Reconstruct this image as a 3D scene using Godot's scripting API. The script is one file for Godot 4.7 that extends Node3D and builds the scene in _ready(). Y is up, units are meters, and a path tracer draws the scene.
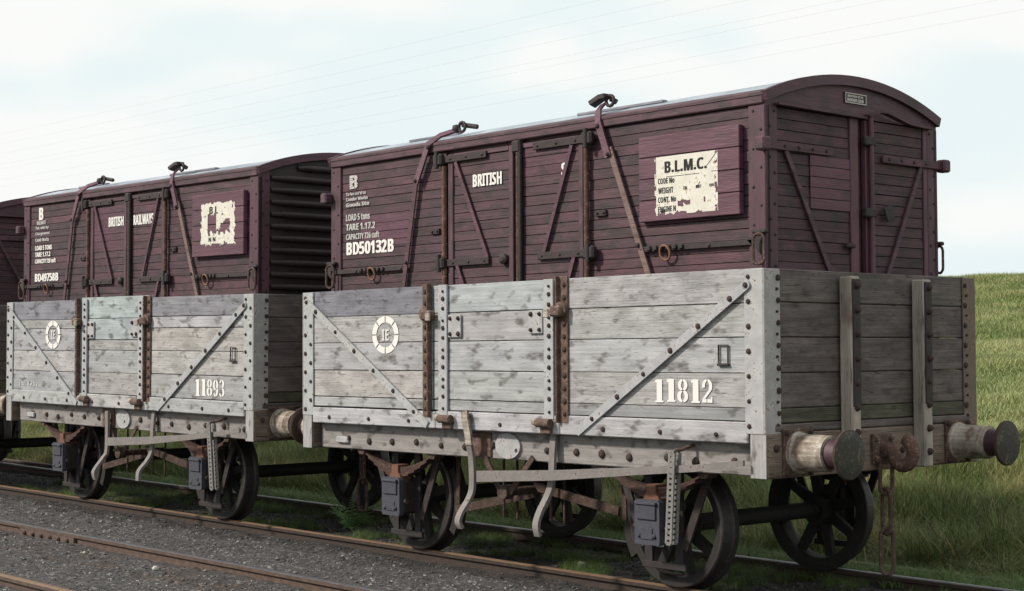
extends Node3D
# Two covered road-rail containers riding in open plank wagons on a siding, with a grassy bank behind.
# Wagon-local axes: x along the track (0 = end face of the body, negative towards the other end), y up from rail top, z across.

const BODY := 5.5          # length of a wagon body
const HALF := 1.292        # half width over the side planks
const AXLES := [-1.17, -4.26]
const GAUGE := 0.862       # track centre to rail centre

var org := Vector3.ZERO    # subtracted from every vertex on commit
var P := PackedVector3Array()
var N := PackedVector3Array()
var U := PackedVector2Array()
var C := PackedColorArray()
var tint := Color.WHITE
var uvo := Vector2.ZERO
var upright := false       # grain runs along y
var rng := RandomNumberGenerator.new()
var M := {}
var taken := {}

# ------------------------------------------------------------------ geometry helpers
func uvof(p: Vector3, n: Vector3) -> Vector2:
	var a := n.abs()
	var q: Vector2
	if a.z >= a.x and a.z >= a.y: q = Vector2(p.x, p.y)
	elif a.x >= a.y: q = Vector2(p.z, p.y)
	else: q = Vector2(p.x, p.z)
	if upright: q = Vector2(q.y, q.x)
	return q + uvo

func tri(a: Vector3, b: Vector3, c: Vector3, n: Vector3, T := Transform3D.IDENTITY) -> void:
	var w := (c - a).cross(b - a)
	if w.dot(n) < 0.0:
		var t := b; b = c; c = t
	var nn := (T.basis * n).normalized()
	for p in [a, b, c]:
		P.append(T * p); N.append(nn); U.append(uvof(p, n)); C.append(tint)

func quad(a: Vector3, b: Vector3, c: Vector3, d: Vector3, n: Vector3, T := Transform3D.IDENTITY) -> void:
	tri(a, b, c, n, T); tri(a, c, d, n, T)

func vtri(a: Vector3, b: Vector3, c: Vector3, na: Vector3, nb: Vector3, nc: Vector3) -> void:
	var w := (c - a).cross(b - a)
	if w.dot(na + nb + nc) < 0.0:
		var t := b; b = c; c = t
		var tn := nb; nb = nc; nc = tn
	P.append(a); P.append(b); P.append(c); N.append(na); N.append(nb); N.append(nc)
	U.append(uvof(a, na)); U.append(uvof(b, na)); U.append(uvof(c, na))
	C.append(tint); C.append(tint); C.append(tint)

func box(c: Vector3, s: Vector3, bev := 0.004, B := Basis.IDENTITY) -> void:
	var T := Transform3D(B, c) if B != Basis.IDENTITY else Transform3D(Basis.IDENTITY, Vector3.ZERO)
	var o := Vector3.ZERO if B != Basis.IDENTITY else c
	var h := s * 0.5
	var b := minf(bev, minf(h.x, minf(h.y, h.z)) * 0.6)
	var k := func(ax: int, sx: float, sy: float, sz: float) -> Vector3:
		var v := Vector3((h.x - b) * sx, (h.y - b) * sy, (h.z - b) * sz)
		v[ax] = h[ax] * [sx, sy, sz][ax]
		return o + v
	for ax in 3:
		for sg in [-1.0, 1.0]:
			var n := Vector3.ZERO
			n[ax] = sg
			var q := []
			for e in [[-1.0, -1.0], [1.0, -1.0], [1.0, 1.0], [-1.0, 1.0]]:
				var sv := [0.0, 0.0, 0.0]
				sv[ax] = sg; sv[(ax + 1) % 3] = e[0]; sv[(ax + 2) % 3] = e[1]
				q.append(k.call(ax, sv[0], sv[1], sv[2]))
			quad(q[0], q[1], q[2], q[3], n, T)
	if b <= 0.0: return
	for ax in 3:
		var a1 := (ax + 1) % 3
		var a2 := (ax + 2) % 3
		for s1 in [-1.0, 1.0]:
			for s2 in [-1.0, 1.0]:
				var n := Vector3.ZERO
				n[a1] = s1; n[a2] = s2
				var lo := [0.0, 0.0, 0.0]
				lo[ax] = -1.0; lo[a1] = s1; lo[a2] = s2
				var hi := lo.duplicate()
				hi[ax] = 1.0
				quad(k.call(a1, lo[0], lo[1], lo[2]), k.call(a1, hi[0], hi[1], hi[2]), k.call(a2, hi[0], hi[1], hi[2]), k.call(a2, lo[0], lo[1], lo[2]), n, T)
	for sx in [-1.0, 1.0]:
		for sy in [-1.0, 1.0]:
			for sz in [-1.0, 1.0]:
				tri(k.call(0, sx, sy, sz), k.call(1, sx, sy, sz), k.call(2, sx, sy, sz), Vector3(sx, sy, sz), T)

func span(x0: float, x1: float, y0: float, y1: float, z0: float, z1: float, bev := 0.004) -> void:
	box(Vector3(x0 + x1, y0 + y1, z0 + z1) * 0.5, Vector3(absf(x1 - x0), absf(y1 - y0), absf(z1 - z0)), bev)

func frame_of(n: Vector3) -> Basis:   # z axis along n
	var u := Vector3.UP if absf(n.y) < 0.9 else Vector3.RIGHT
	var x := u.cross(n).normalized()
	return Basis(x, n.cross(x), n)

func lathe(c: Vector3, axis: Vector3, prof: Array, seg := 20) -> void:   # prof: [radius, height along axis]
	var B := frame_of(axis.normalized())
	for i in prof.size() - 1:
		var r0: float = prof[i][0]; var h0: float = prof[i][1]
		var r1: float = prof[i + 1][0]; var h1: float = prof[i + 1][1]
		var dn := Vector2(h1 - h0, -(r1 - r0)).normalized()   # outward radial, axial
		for s in seg:
			var a0 := TAU * s / seg; var a1 := TAU * (s + 1) / seg
			var e0 := B * Vector3(cos(a0), sin(a0), 0); var e1 := B * Vector3(cos(a1), sin(a1), 0)
			var n0 := (e0 * dn.x + B.z * dn.y).normalized(); var n1 := (e1 * dn.x + B.z * dn.y).normalized()
			var a := c + e0 * r0 + B.z * h0; var b := c + e1 * r0 + B.z * h0
			var d := c + e0 * r1 + B.z * h1; var f := c + e1 * r1 + B.z * h1
			if r0 > 1e-5: vtri(a, b, f, n0, n1, n1)
			if r1 > 1e-5: vtri(a, f, d, n0, n1, n0)

func tube(pts: Array, r: float, seg := 6, closed := false) -> void:
	var n := pts.size()
	var rings := []
	var x := Vector3.ZERO
	for i in n:
		var a: Vector3 = pts[(i - 1 + n) % n] if (closed or i > 0) else pts[i]
		var b: Vector3 = pts[(i + 1) % n] if (closed or i < n - 1) else pts[i]
		var t := (b - a).normalized()
		if i == 0: x = frame_of(t).x
		else: x = (x - t * x.dot(t)).normalized()
		var y := t.cross(x)
		var ring := []
		for s in seg:
			ring.append(x * cos(TAU * s / seg) + y * sin(TAU * s / seg))
		rings.append(ring)
	for i in (n if closed else n - 1):
		var j := (i + 1) % n
		for s in seg:
			var s1 := (s + 1) % seg
			var a: Vector3 = pts[i]; var b: Vector3 = pts[j]
			var n0: Vector3 = rings[i][s]; var n1: Vector3 = rings[i][s1]; var n2: Vector3 = rings[j][s]; var n3: Vector3 = rings[j][s1]
			vtri(a + n0 * r, a + n1 * r, b + n3 * r, n0, n1, n3)
			vtri(a + n0 * r, b + n3 * r, b + n2 * r, n0, n3, n2)
	if not closed:
		for e in [0, n - 1]:
			var t: Vector3 = (pts[0] - pts[1]).normalized() if e == 0 else (pts[n - 1] - pts[n - 2]).normalized()
			for s in range(1, seg - 1):
				tri(pts[e] + rings[e][0] * r, pts[e] + rings[e][s] * r, pts[e] + rings[e][s + 1] * r, t)

func flatbar(pts: Array, wd: Vector3, w: float, t: float, w_end := -1.0) -> void:   # swept rectangular bar, width along wd
	var n := pts.size()
	var sec := []
	for i in n:
		var tg: Vector3 = (pts[mini(i + 1, n - 1)] - pts[maxi(i - 1, 0)]).normalized()
		var th := tg.cross(wd).normalized()
		var ww := th.cross(tg).normalized()
		var wid: float = w if w_end < 0 else lerpf(w, w_end, float(i) / (n - 1))
		sec.append([pts[i] + ww * wid * 0.5 + th * t * 0.5, pts[i] - ww * wid * 0.5 + th * t * 0.5, pts[i] - ww * wid * 0.5 - th * t * 0.5, pts[i] + ww * wid * 0.5 - th * t * 0.5, ww, th])
	for i in n - 1:
		var a: Array = sec[i]; var b: Array = sec[i + 1]
		quad(a[0], b[0], b[1], a[1], a[5]); quad(a[2], b[2], b[3], a[3], -a[5])
		quad(a[3], b[3], b[0], a[0], a[4]); quad(a[1], b[1], b[2], a[2], -a[4])
	var f: Array = sec[0]; var l: Array = sec[n - 1]
	quad(f[0], f[1], f[2], f[3], (pts[0] - pts[1]).normalized())
	quad(l[0], l[1], l[2], l[3], (pts[n - 1] - pts[n - 2]).normalized())

func prism(poly: PackedVector2Array, T: Transform3D, depth: float) -> void:   # polygon in T's xy, thickness along T's z (centred)
	var idx := Geometry2D.triangulate_polygon(poly)
	var h := depth * 0.5
	for i in range(0, idx.size(), 3):
		for s in [-1.0, 1.0]:
			var q := []
			for j in 3: q.append(Vector3(poly[idx[i + j]].x, poly[idx[i + j]].y, h * s))
			tri(q[0], q[1], q[2], Vector3(0, 0, s), T)
	var cw := Geometry2D.is_polygon_clockwise(poly)
	for i in poly.size():
		var a := poly[i]; var b := poly[(i + 1) % poly.size()]
		var e := (b - a).normalized()
		var n := Vector3(-e.y, e.x, 0) if cw else Vector3(e.y, -e.x, 0)
		quad(Vector3(a.x, a.y, -h), Vector3(b.x, b.y, -h), Vector3(b.x, b.y, h), Vector3(a.x, a.y, h), n, T)

func bolt(p: Vector3, n: Vector3, r := 0.018, h := 0.014) -> void:
	r *= rng.randf_range(0.85, 1.15)
	lathe(p, n, [[r, 0.0], [r * 0.92, h * 0.55], [r * 0.5, h], [0.0, h]], 7)

func commit(called: String, mat: Material, parent: Node3D) -> MeshInstance3D:
	var arr := []
	arr.resize(Mesh.ARRAY_MAX)
	var q := PackedVector3Array()
	q.resize(P.size())
	for i in P.size(): q[i] = P[i] - org
	arr[Mesh.ARRAY_VERTEX] = q; arr[Mesh.ARRAY_NORMAL] = N; arr[Mesh.ARRAY_TEX_UV] = U; arr[Mesh.ARRAY_COLOR] = C
	var m := ArrayMesh.new()
	m.add_surface_from_arrays(Mesh.PRIMITIVE_TRIANGLES, arr)
	var o := MeshInstance3D.new()
	o.mesh = m
	o.material_override = mat
	o.name = called
	parent.add_child(o, true)
	P = PackedVector3Array(); N = PackedVector3Array(); U = PackedVector2Array(); C = PackedColorArray()
	return o

func fresh(t := Color.WHITE) -> void:   # new piece: own tint and own place in the texture
	var top := maxf(1.0, maxf(t.r, maxf(t.g, t.b)))
	tint = Color(t.r / top, t.g / top, t.b / top)
	uvo = Vector2(rng.randf() * 7.0, rng.randf() * 7.0)

func stuff(o: Node3D) -> Node3D:
	o.set_meta("kind", "stuff"); return o

func group_node(called: String, parent: Node3D) -> Node3D:
	var o := Node3D.new(); o.name = called; parent.add_child(o, true); return o

func thing(called: String, label: String, category: String, at: Vector3, group := "") -> Node3D:
	var o := Node3D.new()
	var n: int = taken.get(called, 0)
	taken[called] = n + 1
	o.name = called if n == 0 else "%s_%03d" % [called, n]
	add_child(o)
	o.position = at
	tag(o, label, category, group)
	return o

func tag(o: Node3D, label: String, category: String, group := "") -> void:
	o.set_meta("label", label); o.set_meta("category", category)
	if group: o.set_meta("group", group)

func shade(v: float, spread := 0.12) -> Color:   # tone of one plank
	var k := v * (1.0 + rng.randf_range(-spread, spread))
	return Color(k * (1.0 + rng.randf_range(-0.03, 0.03)), k, k * (1.0 + rng.randf_range(-0.03, 0.03)))

# ------------------------------------------------------------------ computed textures
func layer(w: int, h: int, sx: int, sy: int, freq: float, sd: int, oct := 3, kind := FastNoiseLite.TYPE_SIMPLEX_SMOOTH, ridged := false) -> PackedByteArray:
	var n := FastNoiseLite.new()
	n.seed = sd; n.frequency = freq; n.fractal_octaves = oct; n.noise_type = kind
	if ridged: n.fractal_type = FastNoiseLite.FRACTAL_RIDGED
	var im := n.get_seamless_image(maxi(16, w / sx), maxi(16, h / sy), false, false, 0.15)
	im.convert(Image.FORMAT_L8)
	im.resize(w, h, Image.INTERPOLATE_CUBIC)
	return im.get_data()

func to_tex(w: int, h: int, data: PackedByteArray) -> ImageTexture:
	return ImageTexture.create_from_image(Image.create_from_data(w, h, false, Image.FORMAT_RGB8, data))

func relief(w: int, h: int, hd: PackedByteArray, amount: float) -> ImageTexture:
	var im := Image.create_from_data(w, h, false, Image.FORMAT_L8, hd)
	im.convert(Image.FORMAT_RGBA8)
	im.bump_map_to_normal_map(amount)
	return ImageTexture.create_from_image(im)

func put(d: PackedByteArray, i: int, c: Color) -> void:
	d[i * 3] = clampi(int(c.r * 255.0), 0, 255); d[i * 3 + 1] = clampi(int(c.g * 255.0), 0, 255); d[i * 3 + 2] = clampi(int(c.b * 255.0), 0, 255)

func timber(sd: int, lo: Color, hi: Color, stain: Color, amount: float, split: float, w := 1024, h := 512, reach := 0.66) -> Array:
	var g := layer(w, h, 24, 1, 0.05, sd, 4)
	var f := layer(w, h, 8, 1, 0.22, sd + 1, 2)
	var b := layer(w, h, 4, 2, 0.02, sd + 2, 3)
	var s := layer(w, h, 3, 2, 0.024, sd + 3, 3)
	var s2 := layer(w, h, 3, 1, 0.05, sd + 4, 3)
	var c := layer(w, h, 24, 1, 0.05, sd + 5, 2, FastNoiseLite.TYPE_SIMPLEX, true)
	var d := PackedByteArray(); d.resize(w * h * 3)
	var hd := PackedByteArray(); hd.resize(w * h)
	var crackc := Color(stain.r * 0.45, stain.g * 0.45, stain.b * 0.45)
	for i in w * h:
		var gv := g[i] / 255.0; var fv := f[i] / 255.0; var bv := b[i] / 255.0; var cv := c[i] / 255.0
		var t := clampf(0.5 + (gv - 0.5) * 0.7 + (bv - 0.5) * 0.9 + (fv - 0.5) * 0.4, 0.0, 1.0)
		var col := lo.lerp(hi, t)
		var k := clampf((s[i] / 255.0 - reach) * 3.4, 0.0, 1.0) * amount * (0.35 + 0.8 * fv) + clampf((s2[i] / 255.0 - 0.82) * 5.0, 0.0, 1.0) * amount * 0.4
		col = col.lerp(stain, clampf(k, 0.0, 0.85))
		if cv > split: col = col.lerp(crackc, clampf((cv - split) * 9.0, 0.0, 0.8))
		put(d, i, col)
		hd[i] = clampi(int(90.0 + gv * 70.0 + fv * 60.0 - (90.0 if cv > split else 0.0)), 0, 255)
	return [to_tex(w, h, d), relief(w, h, hd, 5.0)]

func patina(sd: int, a: Color, b: Color, rust: Color, share: float, fine: float, w := 512, h := 512) -> Array:   # painted or bare metal with rust
	var p := layer(w, h, 1, 1, 0.012, sd, 4)
	var q := layer(w, h, 1, 1, 0.05, sd + 1, 4)
	var f := layer(w, h, 1, 1, fine, sd + 2, 3)
	var d := PackedByteArray(); d.resize(w * h * 3)
	for i in w * h:
		var fv := f[i] / 255.0
		var col := a.lerp(b, clampf(p[i] / 255.0 * 0.8 + (fv - 0.5) * 0.6, 0.0, 1.0))
		var k := clampf((q[i] / 255.0 * 0.7 + p[i] / 255.0 * 0.3 - (1.0 - share)) * 6.0, 0.0, 1.0)
		put(d, i, col.lerp(Color(rust.r * (0.7 + fv * 0.6), rust.g * (0.7 + fv * 0.6), rust.b * (0.7 + fv * 0.6)), k))
	return [to_tex(w, h, d), relief(w, h, f, 3.0)]

func mat(called: String, tx: Array, su: float, sv: float, rough := 0.85, metal := 0.0, bump := 0.6) -> StandardMaterial3D:
	var m := StandardMaterial3D.new()
	m.resource_name = called
	m.vertex_color_use_as_albedo = true
	m.albedo_texture = tx[0]
	if bump > 0.0:
		m.normal_enabled = true; m.normal_texture = tx[1]; m.normal_scale = bump
	m.uv1_scale = Vector3(1.0 / su, 1.0 / sv, 1.0)
	m.roughness = rough; m.metallic = metal
	M[called] = m
	return m

func plain(called: String, c: Color, rough := 0.8) -> StandardMaterial3D:
	var m := StandardMaterial3D.new()
	m.resource_name = called
	m.vertex_color_use_as_albedo = true
	m.albedo_color = c; m.roughness = rough
	M[called] = m
	return m

func worn(called: String, c: Color, keep: float, sd: int, freq := 0.05) -> void:   # flaking paint: gaps where it has gone
	var w := 256
	var a := layer(w, w, 1, 1, freq, sd, 4)
	var b := layer(w, w, 1, 1, freq * 4.0, sd + 9, 2)
	var im := Image.create(w, w, false, Image.FORMAT_RGBA8)
	for y in w:
		for x in w:
			var v := a[y * w + x] / 255.0 * 0.65 + b[y * w + x] / 255.0 * 0.35
			im.set_pixel(x, y, Color(c.r, c.g, c.b, 1.0 if v < keep else 0.0))
	var m := StandardMaterial3D.new()
	m.resource_name = called
	m.albedo_texture = ImageTexture.create_from_image(im)
	m.transparency = BaseMaterial3D.TRANSPARENCY_ALPHA_SCISSOR
	m.alpha_scissor_threshold = 0.5
	m.roughness = 0.8
	m.uv1_triplanar = true
	m.uv1_scale = Vector3(2.3, 2.3, 2.3)
	M[called] = m

func make_materials() -> void:
	mat("grey_wood", timber(11, Color(0.56, 0.562, 0.575), Color(0.69, 0.692, 0.705), Color(0.26, 0.245, 0.235), 0.85, 0.93, 1024, 512, 0.62), 2.2, 0.8, 0.9)
	mat("grey_wood_split", timber(23, Color(0.53, 0.525, 0.525), Color(0.69, 0.685, 0.69), Color(0.25, 0.235, 0.225), 0.7, 0.86), 1.9, 0.7, 0.9)
	mat("brown_wood", timber(41, Color(0.30, 0.275, 0.27), Color(0.45, 0.415, 0.405), Color(0.215, 0.165, 0.14), 0.6, 0.86), 2.2, 0.8, 0.9)
	mat("frame_wood", timber(71, Color(0.52, 0.485, 0.455), Color(0.67, 0.63, 0.595), Color(0.28, 0.235, 0.20), 0.65, 0.87, 512, 256), 2.0, 0.8, 0.9)
	mat("maroon_boards", timber(101, Color(0.25, 0.168, 0.203), Color(0.36, 0.245, 0.29), Color(0.165, 0.145, 0.155), 0.8, 0.9, 1024, 512, 0.5), 2.6, 0.9, 0.7, 0.0, 0.5)
	mat("maroon_paint", timber(131, Color(0.30, 0.18, 0.235), Color(0.37, 0.235, 0.295), Color(0.20, 0.15, 0.165), 0.7, 0.95, 512, 256, 0.58), 2.0, 1.0, 0.6, 0.0, 0.3)
	mat("grey_iron", patina(201, Color(0.575, 0.578, 0.59), Color(0.70, 0.703, 0.715), Color(0.40, 0.31, 0.26), 0.33, 0.3), 0.9, 0.9, 0.75, 0.0, 0.4)
	mat("rusty_iron", patina(211, Color(0.29, 0.225, 0.20), Color(0.44, 0.35, 0.31), Color(0.56, 0.52, 0.49), 0.40, 0.3), 0.5, 0.5, 0.9, 0.0, 0.7)
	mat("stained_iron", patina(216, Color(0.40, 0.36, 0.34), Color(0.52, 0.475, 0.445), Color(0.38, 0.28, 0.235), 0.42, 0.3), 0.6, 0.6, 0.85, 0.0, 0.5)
	mat("bolt_rust", patina(221, Color(0.19, 0.15, 0.145), Color(0.30, 0.225, 0.20), Color(0.38, 0.25, 0.17), 0.3, 0.3, 256, 256), 0.2, 0.2, 0.9, 0.0, 0.4)
	mat("dark_iron", patina(231, Color(0.13, 0.108, 0.116), Color(0.215, 0.178, 0.19), Color(0.27, 0.19, 0.155), 0.36, 0.3), 0.5, 0.5, 0.7, 0.0, 0.5)
	mat("wheel_iron", patina(241, Color(0.085, 0.075, 0.072), Color(0.145, 0.125, 0.115), Color(0.21, 0.155, 0.12), 0.35, 0.3), 0.4, 0.4, 0.75, 0.0, 0.5)
	mat("box_paint", patina(251, Color(0.23, 0.24, 0.285), Color(0.30, 0.31, 0.36), Color(0.34, 0.29, 0.26), 0.38, 0.3), 0.4, 0.4, 0.7, 0.0, 0.4)
	mat("ochre_rust", patina(261, Color(0.44, 0.31, 0.25), Color(0.55, 0.40, 0.32), Color(0.30, 0.21, 0.18), 0.38, 0.3), 0.35, 0.35, 0.9, 0.0, 0.5)
	mat("white_barrel", timber(271, Color(0.48, 0.44, 0.40), Color(0.71, 0.68, 0.64), Color(0.31, 0.23, 0.18), 0.75, 0.9, 512, 256, 0.52), 0.5, 0.5, 0.85, 0.0, 0.5)
	mat("ram_paint", patina(281, Color(0.22, 0.14, 0.175), Color(0.29, 0.185, 0.225), Color(0.42, 0.21, 0.15), 0.33, 0.3, 256, 256), 0.3, 0.3, 0.55, 0.0, 0.3)
	mat("buffer_face", patina(291, Color(0.12, 0.12, 0.11), Color(0.21, 0.20, 0.18), Color(0.36, 0.31, 0.26), 0.4, 0.2, 256, 256), 0.45, 0.45, 0.5, 0.0, 0.4)
	mat("roof_sheet", timber(301, Color(0.42, 0.455, 0.50), Color(0.66, 0.70, 0.74), Color(0.28, 0.25, 0.26), 0.6, 0.88, 512, 256), 2.5, 1.2, 0.5, 0.0, 0.4)
	mat("corrugated_paint", patina(311, Color(0.15, 0.115, 0.125), Color(0.23, 0.17, 0.185), Color(0.13, 0.105, 0.10), 0.36, 0.25), 0.8, 0.3, 0.6, 0.0, 0.4)
	mat("rail_rust", patina(321, Color(0.27, 0.22, 0.20), Color(0.40, 0.33, 0.29), Color(0.43, 0.33, 0.25), 0.36, 0.3), 0.7, 0.4, 0.85, 0.0, 0.6)
	mat("rail_tan", patina(331, Color(0.38, 0.295, 0.22), Color(0.50, 0.39, 0.29), Color(0.30, 0.24, 0.20), 0.38, 0.3), 0.9, 0.4, 0.6, 0.0, 0.5)
	mat("rail_steel", patina(341, Color(0.29, 0.285, 0.30), Color(0.42, 0.415, 0.43), Color(0.27, 0.21, 0.17), 0.36, 0.3), 1.2, 0.4, 0.5, 0.55, 0.3)
	mat("paper", patina(351, Color(0.77, 0.755, 0.715), Color(0.85, 0.84, 0.81), Color(0.66, 0.60, 0.50), 0.36, 0.25, 256, 256), 0.5, 0.5, 0.9, 0.0, 0.2)
	plain("ink", Color(0.13, 0.125, 0.14), 0.9)
	plain("hole_black", Color(0.07, 0.065, 0.065), 0.9)
	plain("plate_white", Color(0.72, 0.70, 0.69), 0.6)
	worn("white_paint", Color(0.84, 0.83, 0.82), 0.80, 401, 0.07)
	worn("faded_paint", Color(0.76, 0.75, 0.75), 0.56, 411, 0.06)
	plain("ghost_white", Color(0.76, 0.76, 0.755), 0.9)
	worn("worn_ink", Color(0.12, 0.115, 0.13), 0.64, 431, 0.06)

# ------------------------------------------------------------------ lettering
func lettering(s: String, face: String, origin: Vector3, right: Vector3, w: float, h: float, m: Material, parent: Node3D, called := "lettering", fat := 1.0) -> MeshInstance3D:
	var f := SystemFont.new()
	f.font_names = PackedStringArray([face]); f.font_weight = 700
	var t := TextMesh.new()
	t.font = f; t.text = s; t.font_size = 32; t.pixel_size = 0.01; t.depth = 0.02
	var b := t.get_aabb()
	var o := MeshInstance3D.new()
	var arr := t.get_mesh_arrays()   # copies set a little to either side make the strokes fatter
	var am := ArrayMesh.new()
	var v := PackedVector3Array(); var nn := PackedVector3Array(); var ix := PackedInt32Array()
	for k in [-1, 0, 1]:
		var from := v.size()
		for p in arr[Mesh.ARRAY_VERTEX]: v.append(p + Vector3(k * 0.011 * fat, 0, k * 0.002))
		nn.append_array(arr[Mesh.ARRAY_NORMAL])
		if arr[Mesh.ARRAY_INDEX] != null:
			for q in arr[Mesh.ARRAY_INDEX]: ix.append(q + from)
		else:
			for q in arr[Mesh.ARRAY_VERTEX].size(): ix.append(q + from)
	var out := []
	out.resize(Mesh.ARRAY_MAX)
	out[Mesh.ARRAY_VERTEX] = v; out[Mesh.ARRAY_NORMAL] = nn; out[Mesh.ARRAY_INDEX] = ix
	am.add_surface_from_arrays(Mesh.PRIMITIVE_TRIANGLES, out)
	o.mesh = am; o.material_override = m; o.name = called
	var B := Basis(right * (w / b.size.x), Vector3.UP * (h / b.size.y), right.cross(Vector3.UP) * 0.1)
	o.transform = Transform3D(B, origin - org - B * Vector3(b.position.x, b.position.y, b.position.z))
	parent.add_child(o, true)
	return o

func band(cx: float, cy: float, rx: float, ry: float, tx: float, ty: float, a0: float, a1: float, F: Callable, steps := 14) -> void:
	for i in steps:
		var q := []
		for a in [lerpf(a0, a1, float(i) / steps), lerpf(a0, a1, float(i + 1) / steps)]:
			var r := deg_to_rad(a)
			q.append(Vector2(cx + cos(r) * rx, cy + sin(r) * ry)); q.append(Vector2(cx + cos(r) * (rx - tx), cy + sin(r) * (ry - ty)))
		quad(F.call(q[0]), F.call(q[2]), F.call(q[3]), F.call(q[1]), Vector3(0, 0, 1))

func stencil(s: String, x0: float, x1: float, y0: float, y1: float, z: float, m: Material, parent: Node3D) -> void:   # fat stencilled numerals on a side
	var n := s.length()
	var pitch := (x1 - x0) / n
	for i in n:
		var gx := x0 + pitch * i
		var wob := rng.randf_range(-0.004, 0.004)
		var F := func(p: Vector2) -> Vector3: return Vector3(gx + p.x * pitch * 1.36, y0 + wob + p.y * (y1 - y0), z)
		var rect := func(a: float, b: float, c: float, d: float) -> void:
			quad(F.call(Vector2(a, b)), F.call(Vector2(c, b)), F.call(Vector2(c, d)), F.call(Vector2(a, d)), Vector3(0, 0, 1))
		match s[i]:
			"1":
				rect.call(0.20, 0.0, 0.54, 1.0); rect.call(0.10, 0.86, 0.20, 0.97); rect.call(0.12, 0.0, 0.20, 0.08); rect.call(0.54, 0.0, 0.62, 0.08)
			"8":
				band(0.33, 0.745, 0.29, 0.26, 0.20, 0.09, 98, 262, F); band(0.33, 0.745, 0.29, 0.26, 0.20, 0.09, -82, 82, F)
				band(0.33, 0.265, 0.33, 0.27, 0.22, 0.09, 98, 262, F); band(0.33, 0.265, 0.33, 0.27, 0.22, 0.09, -82, 82, F)
			"2":
				band(0.32, 0.70, 0.30, 0.30, 0.17, 0.09, 100, 195, F); band(0.32, 0.70, 0.30, 0.30, 0.19, 0.09, -45, 80, F)
				quad(F.call(Vector2(0.53, 0.49)), F.call(Vector2(0.40, 0.54)), F.call(Vector2(0.04, 0.16)), F.call(Vector2(0.20, 0.16)), Vector3(0, 0, 1))
				rect.call(0.03, 0.0, 0.28, 0.15); rect.call(0.32, 0.0, 0.62, 0.15); rect.call(0.54, 0.15, 0.62, 0.24)
			"9":
				band(0.32, 0.69, 0.31, 0.31, 0.21, 0.09, 98, 262, F); band(0.32, 0.69, 0.31, 0.31, 0.21, 0.09, -82, 82, F)
				band(0.32, 0.40, 0.31, 0.40, 0.21, 0.11, -88, 20, F); band(0.32, 0.22, 0.26, 0.22, 0.15, 0.10, 190, 262, F)
			"3":
				band(0.30, 0.745, 0.30, 0.255, 0.21, 0.10, -85, 82, F); band(0.30, 0.745, 0.28, 0.255, 0.15, 0.09, 98, 165, F)
				band(0.30, 0.27, 0.34, 0.27, 0.23, 0.10, -82, 85, F); band(0.30, 0.27, 0.30, 0.27, 0.15, 0.09, 195, 262, F)
		tint = Color.WHITE
		commit("numeral", m, parent)

# ------------------------------------------------------------------ wagon
func plank_wall(parent: Node3D, x0: float, x1: float, cuts: Array, zo: float, sg: float, tones: Array, m: Material, called := "plank") -> void:
	for i in cuts.size() - 1:
		fresh(tones[i] if i < tones.size() and tones[i] != null else shade(0.89, 0.1))
		var g := 0.0018 + rng.randf() * 0.0022
		var zz := zo - rng.randf() * 0.006
		span(x0, x1, cuts[i + 1] + g, cuts[i] - g, sg * (zz - 0.06), sg * zz, 0.0035)
		commit(called, M.grey_wood_split if rng.randf() < 0.4 else m, parent)

func wheel(parent: Node3D, x: float, y: float, sg: float) -> void:
	var w := group_node("wheel", parent)
	var c := Vector3(x, y, 0)
	var ax := Vector3(0, 0, sg)
	fresh()
	lathe(c, ax, [[0.455, 0.772], [0.502, 0.780], [0.505, 0.792], [0.484, 0.806]], 40)
	lathe(c, ax, [[0.455, 0.936], [0.400, 0.934], [0.392, 0.90], [0.392, 0.80], [0.400, 0.772], [0.455, 0.772]], 40)
	commit("tyre", M.wheel_iron, w)
	fresh(Color(0.55, 0.5, 0.47))
	lathe(c, ax, [[0.484, 0.806], [0.474, 0.825], [0.470, 0.918]], 40)
	commit("tread", M.rail_steel, w)
	fresh(Color(1.0, 0.9, 0.82))
	lathe(c, ax, [[0.470, 0.918], [0.464, 0.932], [0.455, 0.936]], 40)
	commit("rim_edge", M.rail_steel, w)
	fresh()
	lathe(c, ax, [[0.0, 0.985], [0.075, 0.985], [0.11, 0.955], [0.115, 0.93], [0.125, 0.76], [0.09, 0.745], [0.0, 0.745]], 18)
	commit("hub", M.wheel_iron, w)
	for i in 8:
		fresh()
		var a := TAU * (i + 0.3) / 8
		var d := Vector3(cos(a), sin(a), 0)
		flatbar([c + d * 0.09 + Vector3(0, 0, 0.865 * sg), c + d * 0.25 + Vector3(0, 0, 0.86 * sg), c + d * 0.40 + Vector3(0, 0, 0.855 * sg)], Vector3(-d.y, d.x, 0), 0.095, 0.045, 0.07)
		commit("spoke", M.wheel_iron, w)

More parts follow.
